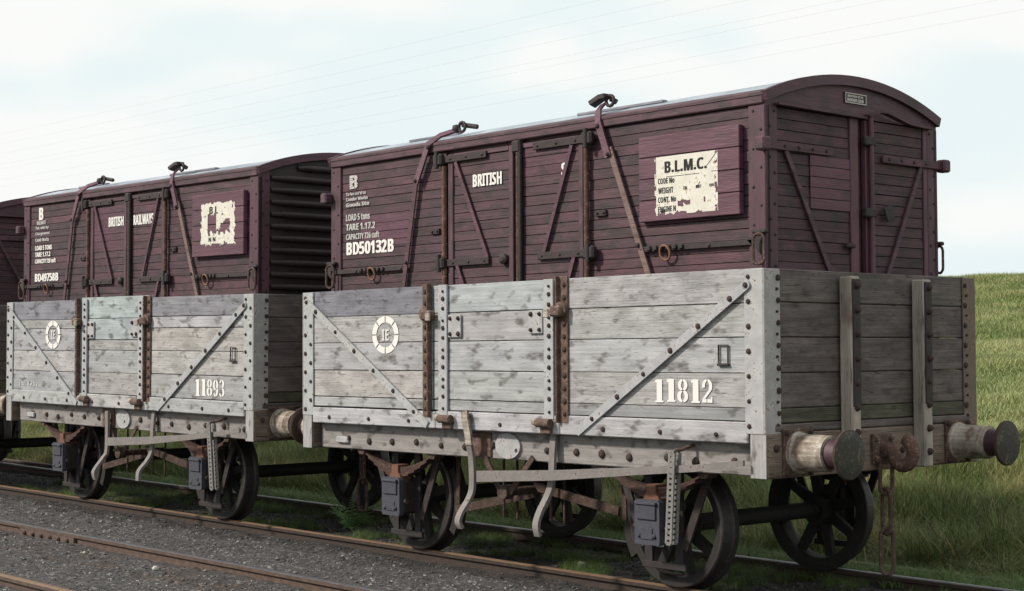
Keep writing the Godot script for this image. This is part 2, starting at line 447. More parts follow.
func buffer(parent: Node3D, dir: float, z: float, reach: float, face_x: float) -> void:
	var b := group_node("buffer", parent)
	var ax := Vector3(dir, 0, 0)
	var c := Vector3(face_x, 1.054, z)
	fresh(Color(0.85, 0.8, 0.78))
	box(c + ax * 0.012, Vector3(0.024, 0.33, 0.31), 0.006)
	commit("base_plate", M.rusty_iron, b)
	fresh()
	for sy in [-1, 1]:
		for sz in [-1, 1]:
			bolt(c + Vector3(dir * 0.024, sy * 0.140, sz * 0.130), ax, 0.024, 0.026)
	stuff(commit("bolt_row", M.bolt_rust, b))
	fresh()
	lathe(c, ax, [[0.146, 0.024], [0.146, 0.040], [0.138, 0.046], [0.133, 0.055], [0.129, 0.10], [0.126, 0.29], [0.124, 0.302], [0.106, 0.305], [0.095, 0.305]], 28)
	commit("guide", M.white_barrel, b)
	fresh()
	lathe(c, ax, [[0.102, 0.25], [0.102, reach - 0.085], [0.092, reach - 0.07], [0.115, reach - 0.045]], 24)
	commit("ram", M.ram_paint, b)
	fresh(Color(1.25, 1.2, 1.1))
	lathe(c, ax, [[0.0, reach - 0.055], [0.10, reach - 0.055], [0.16, reach - 0.04], [0.170, reach - 0.032], [0.170, reach - 0.015], [0.162, reach - 0.009]], 36)
	commit("head", M.bolt_rust, b)
	fresh()
	lathe(c, ax, [[0.162, reach - 0.009], [0.12, reach - 0.003], [0.06, reach + 0.001], [0.0, reach + 0.002]], 36)
	commit("head_face", M.buffer_face, b)

func link(parent: Node3D, c: Vector3, len: float, wid: float, r: float, along: Vector3, m: Material, called := "chain_link") -> void:   # upright stadium loop, its flat side across "along"
	var pts := []
	var hl := len * 0.5 - wid * 0.5
	for i in 7: pts.append(c + Vector3.UP * (hl + sin(PI * i / 6) * wid * 0.5) + along * cos(PI * i / 6) * wid * 0.5)
	for i in 7: pts.append(c - Vector3.UP * (hl + sin(PI * i / 6) * wid * 0.5) - along * cos(PI * i / 6) * wid * 0.5)
	fresh(Color(0.72, 0.68, 0.66))
	tube(pts, r, 7, true)
	commit(called, m, parent)

func coupling(parent: Node3D, dir: float, face_x: float) -> void:
	var g := group_node("drawgear", parent)
	fresh()
	box(Vector3(face_x + dir * 0.015, 1.04, 0), Vector3(0.03, 0.22, 0.24), 0.006)
	for sz in [-1, 1]:
		for sy in [-1, 1]:
			bolt(Vector3(face_x + dir * 0.03, 1.04 + sy * 0.075, sz * 0.09), Vector3(dir, 0, 0), 0.028, 0.03)
	commit("drawplate", M.rusty_iron, g)
	fresh(Color(1.35, 1.2, 1.15))
	var hp := [Vector3(face_x, 1.035, 0), Vector3(face_x + dir * 0.11, 1.03, 0)]
	for i in 13:   # the hook curls under and up round the front
		var a := deg_to_rad(lerpf(-160.0, 75.0, i / 12.0))
		hp.append(Vector3(face_x + dir * (0.20 + cos(a) * 0.085), 1.02 + sin(a) * 0.10, 0))
	tube(hp, 0.05, 10)
	commit("hook", M.rusty_iron, g)
	var x := face_x + dir * 0.075
	for k in [[1.0, 0.86, 0.30], [0.0, 0.585, 0.33], [1.0, 0.295, 0.33]]:
		link(g, Vector3(x, k[1], 0.035), k[2], 0.088, 0.0165, Vector3(0.75, 0, -0.66) if k[0] > 0.5 else Vector3(0.97, 0, 0.25), M.rusty_iron)
	fresh()
	tube([Vector3(x, 1.0, -0.075), Vector3(x, 1.0, 0.075)], 0.024, 8)
	commit("shackle_pin", M.bolt_rust, g)

func axle_set(w: Node3D, ax: float, sg: float, drop: float) -> void:
	var z := sg * 1.045
	# axle guard: two horn cheeks, two raking stays and a keep across the bottom
	fresh(Color(0.6, 0.57, 0.55))
	var g := commit_bars([[Vector3(ax - 0.155, 0.93, z), Vector3(ax - 0.155, 0.16, z), 0.075], [Vector3(ax + 0.155, 0.93, z), Vector3(ax + 0.155, 0.16, z), 0.075]], "axle_guard", M.dark_iron, w)
	fresh()
	flatbar([Vector3(ax - 0.46, 0.90, z), Vector3(ax - 0.20, 0.30, z)], Vector3(0.92, 0.4, 0), 0.065, 0.02); commit("stay", M.dark_iron, g)
	fresh(Color(1.3, 1.15, 1.0))
	flatbar([Vector3(ax + 0.46, 0.90, z), Vector3(ax + 0.20, 0.30, z)], Vector3(0.92, -0.4, 0), 0.065, 0.02); commit("stay", M.dark_iron, g)
	fresh(Color(0.6, 0.57, 0.55))
	box(Vector3(ax, 0.165, z), Vector3(0.44, 0.05, 0.03), 0.004); commit("keep", M.dark_iron, g)
	# axlebox with a separate front cover
	var b := group_node("axlebox", w)
	fresh(Color(0.9, 0.85, 0.82))
	span(ax - 0.125, ax + 0.125, 0.345, 0.645, sg * 0.97, sg * 1.185, 0.02)
	commit("casing", M.dark_iron, b)
	fresh(Color(0.72, 0.72, 0.74))
	var fy := 0.50
	prism(PackedVector2Array([Vector2(ax - 0.118, fy - 0.165), Vector2(ax + 0.118, fy - 0.165), Vector2(ax + 0.125, fy - 0.14), Vector2(ax + 0.125, fy + 0.15), Vector2(ax + 0.11, fy + 0.165), Vector2(ax - 0.11, fy + 0.165), Vector2(ax - 0.125, fy + 0.15), Vector2(ax - 0.125, fy - 0.14)]), Transform3D(Basis.IDENTITY, Vector3(0, 0, sg * 1.21)), 0.05)
	commit("front_cover", M.box_paint, b)
	fresh(Color(0.66, 0.66, 0.68))
	span(ax - 0.095, ax + 0.095, 0.52, 0.635, sg * 1.235, sg * 1.25, 0.006); span(ax - 0.105, ax + 0.105, 0.628, 0.65, sg * 1.23, sg * 1.262, 0.005); span(ax - 0.06, ax + 0.06, 0.375, 0.46, sg * 1.235, sg * 1.243, 0.006)
	for q in [[-0.075, 0.40], [0.075, 0.40]]: bolt(Vector3(ax + q[0], q[1], sg * 1.235), Vector3(0, 0, sg), 0.02, 0.02)
	commit("lid", M.box_paint, b)
	fresh()
	for s in [-1, 1]:
		tube([Vector3(ax + s * 0.10, 0.46, sg * 1.17), Vector3(ax + s * 0.175, 0.46, sg * 1.19)], 0.02, 7)
	stuff(commit("bolt_row", M.bolt_rust, b))
	# leaf spring with buckle and shoes
	var s := group_node("leaf_spring", w)
	for k in 5:
		fresh(Color(0.58, 0.47, 0.46) * rng.randf_range(0.85, 1.1))
		var hl := 0.50 - k * 0.085
		var pts := []
		for i in 9:
			var u := lerpf(-hl, hl, i / 8.0)
			pts.append(Vector3(ax + u, 0.745 - k * 0.0165 + 0.13 * pow(u / 0.5, 2.0), sg * 1.125))
		flatbar(pts, Vector3(0, 0, 1), 0.085, 0.0155)
		commit("leaf", M.rusty_iron, s)
	fresh()
	var bk := PackedVector2Array([Vector2(ax - 0.085, 0.645), Vector2(ax + 0.085, 0.645), Vector2(ax + 0.07, 0.69), Vector2(ax + 0.045, 0.71), Vector2(ax + 0.045, 0.775), Vector2(ax - 0.045, 0.775), Vector2(ax - 0.045, 0.71), Vector2(ax - 0.07, 0.69)])
	tint = Color(0.75, 0.68, 0.66)
	prism(bk, Transform3D(Basis.IDENTITY, Vector3(0, 0, sg * 1.125)), 0.125)
	commit("buckle", M.ochre_rust, s)
	for e in [-1, 1]:
		fresh()
		tint = Color(0.6, 0.55, 0.52)
		prism(PackedVector2Array([Vector2(ax + e * 0.44, 0.90), Vector2(ax + e * 0.565, 0.90), Vector2(ax + e * 0.535, 0.845), Vector2(ax + e * 0.475, 0.845)]), Transform3D(Basis.IDENTITY, Vector3(0, 0, sg * 1.125)), 0.11)
		commit("spring_shoe", M.rusty_iron, s)
	wheel(w, ax, 0.472 - drop, sg)

func commit_bars(list: Array, called: String, m: Material, parent: Node3D) -> MeshInstance3D:
	for b in list: flatbar([b[0], b[1]], Vector3(1, 0, 0), b[2], 0.02)
	return commit(called, m, parent)

func wagon(cfg: Dictionary) -> Node3D:
	org = Vector3(-BODY / 2, 0, 0)
	var w := thing("open_wagon", cfg.label, "wagon", Vector3(cfg.x - BODY / 2, 0, 0), "open wagons carrying containers")
	w.rotation.z = cfg.tilt
	var tilt: float = cfg.tilt
	# ---- sides
	for sg in [1.0, -1.0]:
		var near: bool = sg > 0
		plank_wall(w, -5.49, -3.605, cfg.cuts_l, HALF, sg, cfg.tones_l if near else [], M.grey_wood)
		plank_wall(w, -3.59, -2.065, cfg.cuts_d, HALF - 0.004, sg, cfg.tones_d if near else [], M.grey_wood)
		plank_wall(w, -2.05, -0.01, cfg.cuts_r, HALF, sg, cfg.tones_r if near else [], M.grey_wood)
		for s in [[-5.35, -3.55, 0.98], [-3.545, -2.03, 1.0], [-2.025, -0.145, 0.93]]:
			fresh(shade(s[2], 0.05)); span(s[0], s[1], 1.118, 1.268 - rng.randf() * 0.006, sg * 1.20, sg * (1.303 + rng.randf() * 0.004), 0.008); commit("curb_rail", M.grey_wood, w)
		fresh(Color(0.66, 0.61, 0.57)); span(-5.345, -0.135, 0.888, 1.114, sg * 1.09, sg * 1.205, 0.008)
		var sole := commit("solebar", M.grey_wood, w)
		fresh()
		for i in 15: bolt(Vector3(-4.95 + i * 0.33 + rng.randf_range(-0.05, 0.05), 0.985 + rng.randf_range(-0.02, 0.02), sg * 1.205), Vector3(0, 0, sg), 0.031, 0.024)
		stuff(commit("bolt_row", M.bolt_rust, sole))
		fresh()
		for i in 9: bolt(Vector3(-5.05 + i * 0.585 + rng.randf_range(-0.06, 0.06), 1.175, sg * 1.306), Vector3(0, 0, sg), 0.02, 0.015)
		stuff(commit("bolt_row", M.bolt_rust, w))
		# ---- corner angles
		for e in [[-0.166, 0.0], [-5.50, -5.342]]:
			fresh(shade(1.06, 0.03)); span(e[0], e[1], 1.186, 2.325, sg * HALF, sg * (HALF + 0.012), 0.003)
			var cp := commit("corner_plate", M.grey_iron, w)
			fresh()
			for i in 13:
				var xx: float = (e[0] + e[1]) * 0.5 + (0.045 if i % 2 else -0.04)
				if e[1] > -1.0 and cfg.get("single", false):
					if i % 2: continue
					xx = -0.128
				bolt(Vector3(xx, 1.24 + i * 0.086, sg * (HALF + 0.012)), Vector3(0, 0, sg), 0.019, 0.014)
			stuff(commit("bolt_row", M.bolt_rust, cp))
		# ---- door straps, pillars
		for k in cfg.straps:
			fresh(shade(1.04, 0.04)); span(k[0], k[1], 1.235, 2.33, sg * HALF, sg * (HALF + 0.02), 0.003)
			var st := commit("door_strap", M.grey_iron, w)
			fresh()
			for i in 13: bolt(Vector3((k[0] + k[1]) * 0.5 + 0.01, 1.29 + i * 0.082 + (0.02 if i % 3 else 0.0), sg * (HALF + 0.02)), Vector3(0, 0, sg), 0.019 if i % 3 else 0.013, 0.015)
			stuff(commit("bolt_row", M.bolt_rust, st))
		for k in cfg.pillars:
			fresh(Color(1.5, 1.45, 1.42)); span(k[0], k[1], 1.21, 2.345, sg * HALF, sg * (HALF + 0.016), 0.003)
			span(k[2], k[2] + 0.016, 1.21, 2.345, sg * HALF, sg * (HALF + 0.05), 0.003)
			var pl := commit("door_pillar", M.rusty_iron, w)
			fresh()
			for i in 11: bolt(Vector3((k[0] + k[1]) * 0.5 - (0.0 if k[2] > k[0] + 0.05 else -0.012), 1.28 + i * 0.1, sg * (HALF + 0.016)), Vector3(0, 0, sg), 0.022, 0.016)
			stuff(commit("bolt_row", M.bolt_rust, pl))
			# latch at the top, hinge at the bottom
			var lt := group_node("latch", w)
			var cx: float = k[2] + 0.03
			fresh(); box(Vector3(cx, 2.075, sg * (HALF + 0.055)), Vector3(0.13, 0.085, 0.07), 0.015); commit("hasp", M.rusty_iron, lt)
			fresh(); lathe(Vector3(k[3], 2.09, sg * (HALF + 0.02)), Vector3(0, 0, sg), [[0.062, 0.0], [0.06, 0.03], [0.038, 0.045], [0.0, 0.048]], 14); commit("pin", M.rusty_iron, lt)
			fresh(); box(Vector3(k[4], 2.06, sg * (HALF + 0.095)), Vector3(0.06, 0.07, 0.02), 0.012); commit("cotter", M.frame_wood, lt)
			var hg := group_node("hinge", w)
			fresh(); tube([Vector3(k[5] - 0.075, 1.205, sg * (HALF + 0.055)), Vector3(k[5] + 0.075, 1.205, sg * (HALF + 0.055))], 0.036, 10); commit("knuckle", M.rusty_iron, hg)
			fresh(); box(Vector3(k[5], 1.17, sg * (HALF + 0.028)), Vector3(0.12, 0.10, 0.03), 0.008); commit("hinge_plate", M.rusty_iron, hg)
			fresh(); tube([Vector3(k[5] - 0.11, 1.215, sg * (HALF + 0.06)), Vector3(k[5] - 0.075, 1.21, sg * (HALF + 0.06))], 0.03, 8); commit("hinge_pin", M.frame_wood, hg)
		for k in cfg.plates:
			fresh(shade(1.04, 0.03)); span(k[0], k[1], k[2], k[3], sg * HALF, sg * (HALF + 0.014), 0.004)
			var dp := commit("door_plate", M.grey_iron, w)
			fresh()
			for q in [[0.03, 0.03], [-0.03, 0.03], [0.03, -0.03], [-0.03, -0.03]]:
				bolt(Vector3(k[0] + q[0] if q[0] > 0 else k[1] + q[0], k[2] + q[1] if q[1] > 0 else k[3] + q[1], sg * (HALF + 0.014)), Vector3(0, 0, sg), 0.02, 0.02)
			stuff(commit("bolt_row", M.bolt_rust, dp))
		# ---- diagonal braces
		for k in [[-0.137, 2.214, -1.819, 1.145], [-5.425, 2.235, -3.643, 1.146]]:
			fresh(shade(1.06, 0.03))
			var a := Vector3(k[0], k[1], sg * (HALF + 0.022)); var b := Vector3(k[2], k[3], sg * (HALF + 0.022))
			var wd := Vector3(0, 0, 1).cross((b - a).normalized())
			flatbar([a, b], wd, 0.066, 0.014)
			lathe(a - Vector3(0, 0, 0.007 * sg), Vector3(0, 0, sg), [[0.033, 0.0], [0.033, 0.014], [0.0, 0.014]], 12)
			var dg := commit("diagonal_brace", M.grey_iron, w)
			fresh()
			for i in 7: bolt(a.lerp(b, [0.0, 0.085, 0.26, 0.42, 0.58, 0.74, 0.90][i]) + Vector3(0, 0, sg * 0.007), Vector3(0, 0, sg), 0.021, 0.016)
			stuff(commit("bolt_row", M.bolt_rust, dg))
		for ax in AXLES:
			axle_set(w, ax, sg, tilt * (ax + BODY / 2))
	# ---- label clip, numbers, emblem on the near side
	var zf := HALF + 0.004
	fresh()
	tube([Vector3(-0.40, 1.80, zf + 0.008), Vector3(-0.40, 1.67, zf + 0.008), Vector3(-0.315, 1.67, zf + 0.008), Vector3(-0.315, 1.80, zf + 0.008)], 0.007, 6, true)
	span(-0.41, -0.305, 1.655, 1.672, zf, zf + 0.02, 0.003)
	commit("label_clip", M.dark_iron, w)
	var nb: Array = cfg.number_box
	fresh(); stencil(cfg.number, nb[0], nb[1], nb[2], nb[3], zf, M.white_paint, w)
	var em: Array = cfg.emblem
	var F := func(p: Vector2) -> Vector3: return Vector3(em[0] + p.x, em[1] + p.y, zf)
	for i in 8:
		tint = Color.WHITE
		band(0, 0, 0.190, 0.165, 0.062, 0.056, i * 45.0 + 2.5, i * 45.0 + 42.5, F, 5)
		commit("emblem_segment", M.white_paint, w)
	lettering("IE", "Droid Sans", Vector3(em[0] - 0.05, em[1] - 0.05, zf - 0.001), Vector3.RIGHT, 0.10, 0.10, M.ghost_white, w, "emblem_lettering", 0.6)
	if cfg.has("faint"):
		for i in 7:
			var fx: float = -5.16 + i * 0.075
			tint = Color.WHITE
			span(fx, fx + rng.randf_range(0.015, 0.045), 1.318, 1.318 + rng.randf_range(0.035, 0.06), zf - 0.002, zf, 0.0)
		stuff(commit("faint_marks", M.faded_paint, w))
	# ---- ends
	for e in [1.0, -1.0]:
		var fx := 0.0 if e > 0 else -BODY
		var cuts := [2.33, 2.097, 1.853, 1.605, 1.36, 1.255]
		for i in cuts.size() - 1:
			fresh(Color(0.62, 0.72, 0.52) if i == 4 else shade(0.94, 0.06))
			var g := 0.0025
			var xx: float = fx - e * rng.randf() * 0.006
			span(xx - e * 0.06, xx, cuts[i + 1] + g, cuts[i] - g, -1.228, 1.228, 0.006)
			commit("end_plank", M.brown_wood, w)
		fresh(shade(0.9)); span(fx - e * 0.05, fx + e * 0.016, 1.197, 1.252, -1.2, 1.2, 0.008); commit("end_curb", M.brown_wood, w)
		fresh(Color(0.52, 0.45, 0.41)); span(fx - e * 0.13, fx + e * 0.02, 0.88, 1.192, -HALF, HALF, 0.012)
		var hs := commit("headstock", M.frame_wood, w)
		fresh()
		for sg in [1.0, -1.0]:
			fresh(Color(0.84, 0.82, 0.79)); upright = true; span(fx - e * 0.127, fx + e * 0.012, 0.883, 1.188, sg * (HALF + 0.0005), sg * (HALF + 0.006), 0.002); upright = false; commit("painted_end", M.grey_wood, hs)
		fresh()
		for q in [-1.2, 1.2, -0.28, 0.28]: bolt(Vector3(fx + e * 0.02, 1.09 if absf(q) > 1 else 1.02, q), Vector3(e, 0, 0), 0.026, 0.024)
		stuff(commit("bolt_row", M.bolt_rust, hs))
		for sg in [1.0, -1.0]:
			fresh(Color(0.95, 0.9, 0.86)); span(fx, fx + e * 0.012, 1.186, 2.325, sg * 1.13, sg * (HALF + 0.012), 0.003)
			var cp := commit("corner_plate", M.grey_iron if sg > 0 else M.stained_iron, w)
			fresh()
			for i in 14: bolt(Vector3(fx + e * 0.012, 1.25 + i * 0.078, sg * (1.155 if i % 2 else 1.17)), Vector3(e, 0, 0), 0.023 if i % 2 else 0.011, 0.016)
			stuff(commit("bolt_row", M.bolt_rust, cp))
			# stanchion: a timber with an iron strap down its face
			var z0 := 0.365 if sg > 0 else -0.53
			fresh(shade(1.05, 0.05)); upright = true
			span(fx + e * 0.018, fx + e * 0.125, 0.885, 2.29, z0, z0 + 0.108, 0.01)
			upright = false
			var sc := commit("stanchion", M.frame_wood, w)
			fresh(); span(fx + e * 0.125, fx + e * 0.137, 1.36, 2.27, z0 + 0.012, z0 + 0.098, 0.003); commit("strap", M.dark_iron, sc)
			fresh()
			for i in 8: bolt(Vector3(fx + e * 0.125 + e * (0.012 if i > 3 else 0.0), 1.0 + i * 0.175, z0 + 0.055), Vector3(e, 0, 0), 0.026, 0.03)
			stuff(commit("bolt_row", M.bolt_rust, sc))
			buffer(w, e, sg * 0.985, cfg.reach_r if e > 0 else cfg.reach_l, fx + e * 0.02)
		coupling(w, e, fx + e * 0.02)
	# ---- floor and frame
	fresh(); span(-BODY + 0.07, -0.07, 1.195, 1.245, -1.225, 1.225, 0.0); commit("floor_boards", M.brown_wood, w)
	for x in [-1.9, -3.5]:
		fresh(); span(x - 0.06, x + 0.06, 0.90, 1.11, -1.085, 1.085, 0.006); commit("cross_bearer", M.frame_wood, w)
	for ax in AXLES:
		var y: float = 0.472 - tilt * (ax + BODY / 2)
		fresh(); tube([Vector3(ax, y, -1.02), Vector3(ax, y, 1.02)], 0.066, 12); commit("axle", M.wheel_iron, w)
	# ---- brake gear on the near side
	var lx: Array = cfg.lever
	fresh(Color(0.50, 0.45, 0.415))
	var lp := PackedVector2Array([Vector2(lx[0], 0.705), Vector2(lx[0] + 0.9, 0.765), Vector2(lx[0] + 1.8, 0.855), Vector2(-0.60, 0.905), Vector2(-0.14, 0.968), Vector2(-0.14, 1.008), Vector2(-0.60, 0.955), Vector2(lx[0] + 1.8, 0.912), Vector2(lx[0] + 0.9, 0.845), Vector2(lx[0], 0.795)])
	prism(lp, Transform3D(Basis.IDENTITY, Vector3(0, 0, 1.352)), 0.022)
	commit("brake_lever", M.grey_iron, w)
	var rk := group_node("lever_rack", w)
	var rx: Array = cfg.get("rack", [-0.67, -0.60])
	for q in [[0.0, 1.385, 0.60], [0.0, 1.325, 0.62]]:
		fresh(Color(q[2] * 0.82, q[2] * 0.78, q[2] * 0.72))
		var top := Vector3(rx[0] + q[0], 1.03, q[1]); var bot := Vector3(rx[1] + q[0], 0.385, q[1])
		for s in [-1, 1]:
			var off := Vector3(s * 0.022, 0, 0)
			flatbar([top + off, bot + off], Vector3(1, 0, 0), 0.019, 0.014)
		for i in 17:
			var c := top.lerp(bot, i / 16.0)
			box(c, Vector3(0.042, 0.024 if i > 3 else 0.045, 0.012), 0.0)
		commit("rack_bar", M.grey_iron if q[0] == 0.0 else M.rusty_iron, rk)
	fresh(); tube([Vector3(rx[0], 1.02, 1.385), Vector3(rx[0] + 0.01, 1.05, 1.36), Vector3(rx[0] + 0.02, 1.055, 1.30), Vector3(rx[0] + 0.05, 1.075, 1.26), Vector3(rx[0] + 0.05, 1.085, 1.21)], 0.014, 7); commit("rack_bracket", M.rusty_iron, rk)
	for k in cfg.springs:
		fresh(Color(0.52, 0.47, 0.435))
		var pts := []
		var kp: Array = k[1]
		for i in kp.size() - 1:
			for u in 4:
				var p0 := Vector2(kp[maxi(i - 1, 0)][0], kp[maxi(i - 1, 0)][1]); var p1 := Vector2(kp[i][0], kp[i][1]); var p2 := Vector2(kp[i + 1][0], kp[i + 1][1]); var p3 := Vector2(kp[mini(i + 2, kp.size() - 1)][0], kp[mini(i + 2, kp.size() - 1)][1])
				var c := p1.cubic_interpolate(p2, p0, p3, u / 4.0)
				pts.append(Vector3(k[0], c.y, c.x))
		pts.append(Vector3(k[0], kp[kp.size() - 1][1], kp[kp.size() - 1][0]))
		flatbar(pts, Vector3(1, 0, 0), 0.062, 0.028)
		var ds := commit("door_spring", M.grey_iron, w)
		if k[2]:
			fresh(); flatbar([Vector3(k[0] - 0.03, 1.275, 1.338), Vector3(k[0] - 0.01, 1.20, 1.350), Vector3(k[0] + 0.01, 1.10, 1.340), Vector3(k[0] + 0.01, 1.0, 1.325)], Vector3(1, 0, 0), 0.075, 0.022)
			commit("white_tip", M.white_barrel, ds)
	var vh := group_node("brake_hanger", w)
	for s in [-1, 1]:
		fresh(Color(0.5, 0.46, 0.44)); flatbar([Vector3(-2.72 + s * 0.30, 0.92, 1.22), Vector3(-2.72 + s * 0.05, 0.62, 1.25)], Vector3(1, 0, 0), 0.05, 0.016); commit("hanger_leg", M.rusty_iron, vh)
	fresh(Color(0.5, 0.46, 0.44)); lathe(Vector3(-2.72, 0.63, 1.2), Vector3(0, 0, 1), [[0.0, 0.0], [0.06, 0.0], [0.06, 0.09], [0.0, 0.09]], 12); commit("pivot", M.rusty_iron, vh)
	fresh(Color(0.5, 0.46, 0.44)); flatbar([Vector3(-3.72, 0.40, 0.93), Vector3(-2.72, 0.60, 0.93)], Vector3(0, 1, 0), 0.07, 0.025); commit("push_rod", M.rusty_iron, vh)
	fresh(Color(0.5, 0.46, 0.44)); flatbar([Vector3(-2.72, 0.66, 0.93), Vector3(-1.75, 0.52, 0.93)], Vector3(0, 1, 0), 0.07, 0.025); commit("push_rod", M.rusty_iron, vh)
	fresh(Color(0.5, 0.46, 0.44)); tube([Vector3(-2.72, 0.63, 0.7), Vector3(-2.72, 0.63, 1.25)], 0.035, 8); commit("cross_shaft", M.rusty_iron, vh)
	for ax in [AXLES[1] + 0.52, AXLES[0] - 0.52]:
		fresh()
		var pp := PackedVector2Array()
		var into: float = signf(-2.7 - ax)
		for i in 7:
			var a := deg_to_rad(lerpf(-32, 32, i / 6.0))
			pp.append(Vector2(ax - into * 0.52 + into * cos(a) * 0.485, 0.47 + sin(a) * 0.485))
		for i in 7:
			var a := deg_to_rad(lerpf(32, -32, i / 6.0))
			pp.append(Vector2(ax - into * 0.52 + into * cos(a) * 0.56, 0.47 + sin(a) * 0.56))
		prism(pp, Transform3D(Basis.IDENTITY, Vector3(0, 0, 0.865)), 0.085); commit("brake_block", M.wheel_iron, vh)
		fresh(Color(0.5, 0.46, 0.44)); flatbar([Vector3(ax + into * 0.03, 0.92, 0.91), Vector3(ax + into * 0.02, 0.45, 0.91)], Vector3(1, 0, 0), 0.045, 0.014); commit("block_hanger", M.rusty_iron, vh)
	# safety loop bars below the rod
	for x in [-3.02, -2.45]:
		fresh(Color(0.5, 0.46, 0.44)); tube([Vector3(x, 0.9, 1.0), Vector3(x, 0.40, 1.0), Vector3(x, 0.36, 0.85), Vector3(x, 0.9, 0.85)], 0.012, 6); commit("safety_loop", M.rusty_iron, vh)
	# plates fixed to the solebar
	fresh(Color(0.95, 0.9, 0.88)); span(-3.20, -2.93, 0.90, 1.10, 1.206, 1.222, 0.006); commit("rust_plate", M.rusty_iron, w)
	fresh(Color(0.98, 0.96, 0.94))
	var op := PackedVector2Array()
	for i in 20: op.append(Vector2(-2.72 + cos(TAU * i / 20) * 0.15, 1.0 + sin(TAU * i / 20) * 0.105))
	prism(op, Transform3D(Basis.IDENTITY, Vector3(0, 0, 1.216)), 0.022); commit("oval_plate", M.grey_iron, w)
	fresh(); span(-5.08, -4.90, 0.94, 1.0, 1.206, 1.235, 0.01); commit("pipe_clip", M.grey_iron, w)
	return w

# ------------------------------------------------------------------ container
const EAVE := 3.585
const CHW := 1.06          # half width
const CX0 := -5.39
const CX1 := -0.16

func arch(z: float) -> float:
	return 3.80 - 2.857 + sqrt(2.857 * 2.857 - z * z)

func painted_board() -> Color:   # each board has faded its own way: purplish, brownish or grimed
	var k := rng.randf_range(0.66, 0.92)
	match rng.randi() % 4:
		0: return Color(k, k * 0.98, k * 0.90)
		1: return Color(k * 1.05, k * 0.93, k * 0.95)
		2: return Color(k * 0.86, k * 0.90, k * 0.92)
	return Color(k, k * 0.95, k)

func boards(parent: Node3D, a0: float, a1: float, y0: float, y1: float, plane: float, dir: String, tones: Callable, pitch := 0.0785) -> void:
	var n := int(round((y1 - y0) / pitch))
	var ph := (y1 - y0) / n
	for i in n:
		var yb := y1 - ph * (i + 1)
		fresh(tones.call(yb + ph * 0.5))
		var off := rng.randf() * 0.006
		var g := 0.0012 + rng.randf() * 0.0016
		if dir == "z": span(a0, a1, yb + g, yb + ph - g, plane - 0.025 - off, plane - off, 0.0022)
		elif dir == "-z": span(a0, a1, yb + g, yb + ph - g, -plane + 0.025 + off, -plane + off, 0.0022)
		elif dir == "x": span(plane - 0.025 - off, plane - off, yb + g, yb + ph - g, a0, a1, 0.0022)
		else: span(plane + 0.025 + off, plane + off, yb + g, yb + ph - g, a0, a1, 0.0022)
		commit("board", M.maroon_boards, parent)

func bar2(parent: Node3D, a: Vector3, b: Vector3, nrm: Vector3, w: float, t: float, called: String, m: Material, c := Color.WHITE) -> MeshInstance3D:
	fresh(c)
	flatbar([a, b], nrm.cross((b - a).normalized()), w, t)
	return commit(called, m, parent)

func curved_sheet(z0: float, z1: float, x0: float, x1: float, lift: float) -> void:
	var sl := 20
	var dx := Vector3(x1 - x0, 0, 0); var dn := Vector3(0, -0.022, 0)
	for i in sl:
		var za := lerpf(z0, z1, float(i) / sl); var zb := lerpf(z0, z1, float(i + 1) / sl)
		var na := Vector3(0, 2.857, za).normalized(); var nb := Vector3(0, 2.857, zb).normalized()
		var a := Vector3(x0, arch(za) + lift, za); var b := Vector3(x0, arch(zb) + lift, zb)
		vtri(a, b, b + dx, na, nb, nb); vtri(a, b + dx, a + dx, na, nb, na)
		vtri(a + dn, b + dn, b + dn + dx, -na, -nb, -nb); vtri(a + dn, b + dn + dx, a + dn + dx, -na, -nb, -na)
		quad(a, b, b + dn, a + dn, Vector3(-1, 0, 0)); quad(a + dx, b + dx, b + dn + dx, a + dn + dx, Vector3(1, 0, 0))
	for e in [[z0, -1.0], [z1, 1.0]]:
		var p := Vector3(x0, arch(e[0]) + lift, e[0])
		quad(p, p + dx, p + dx + dn, p + dn, Vector3(0, 0, e[1]))

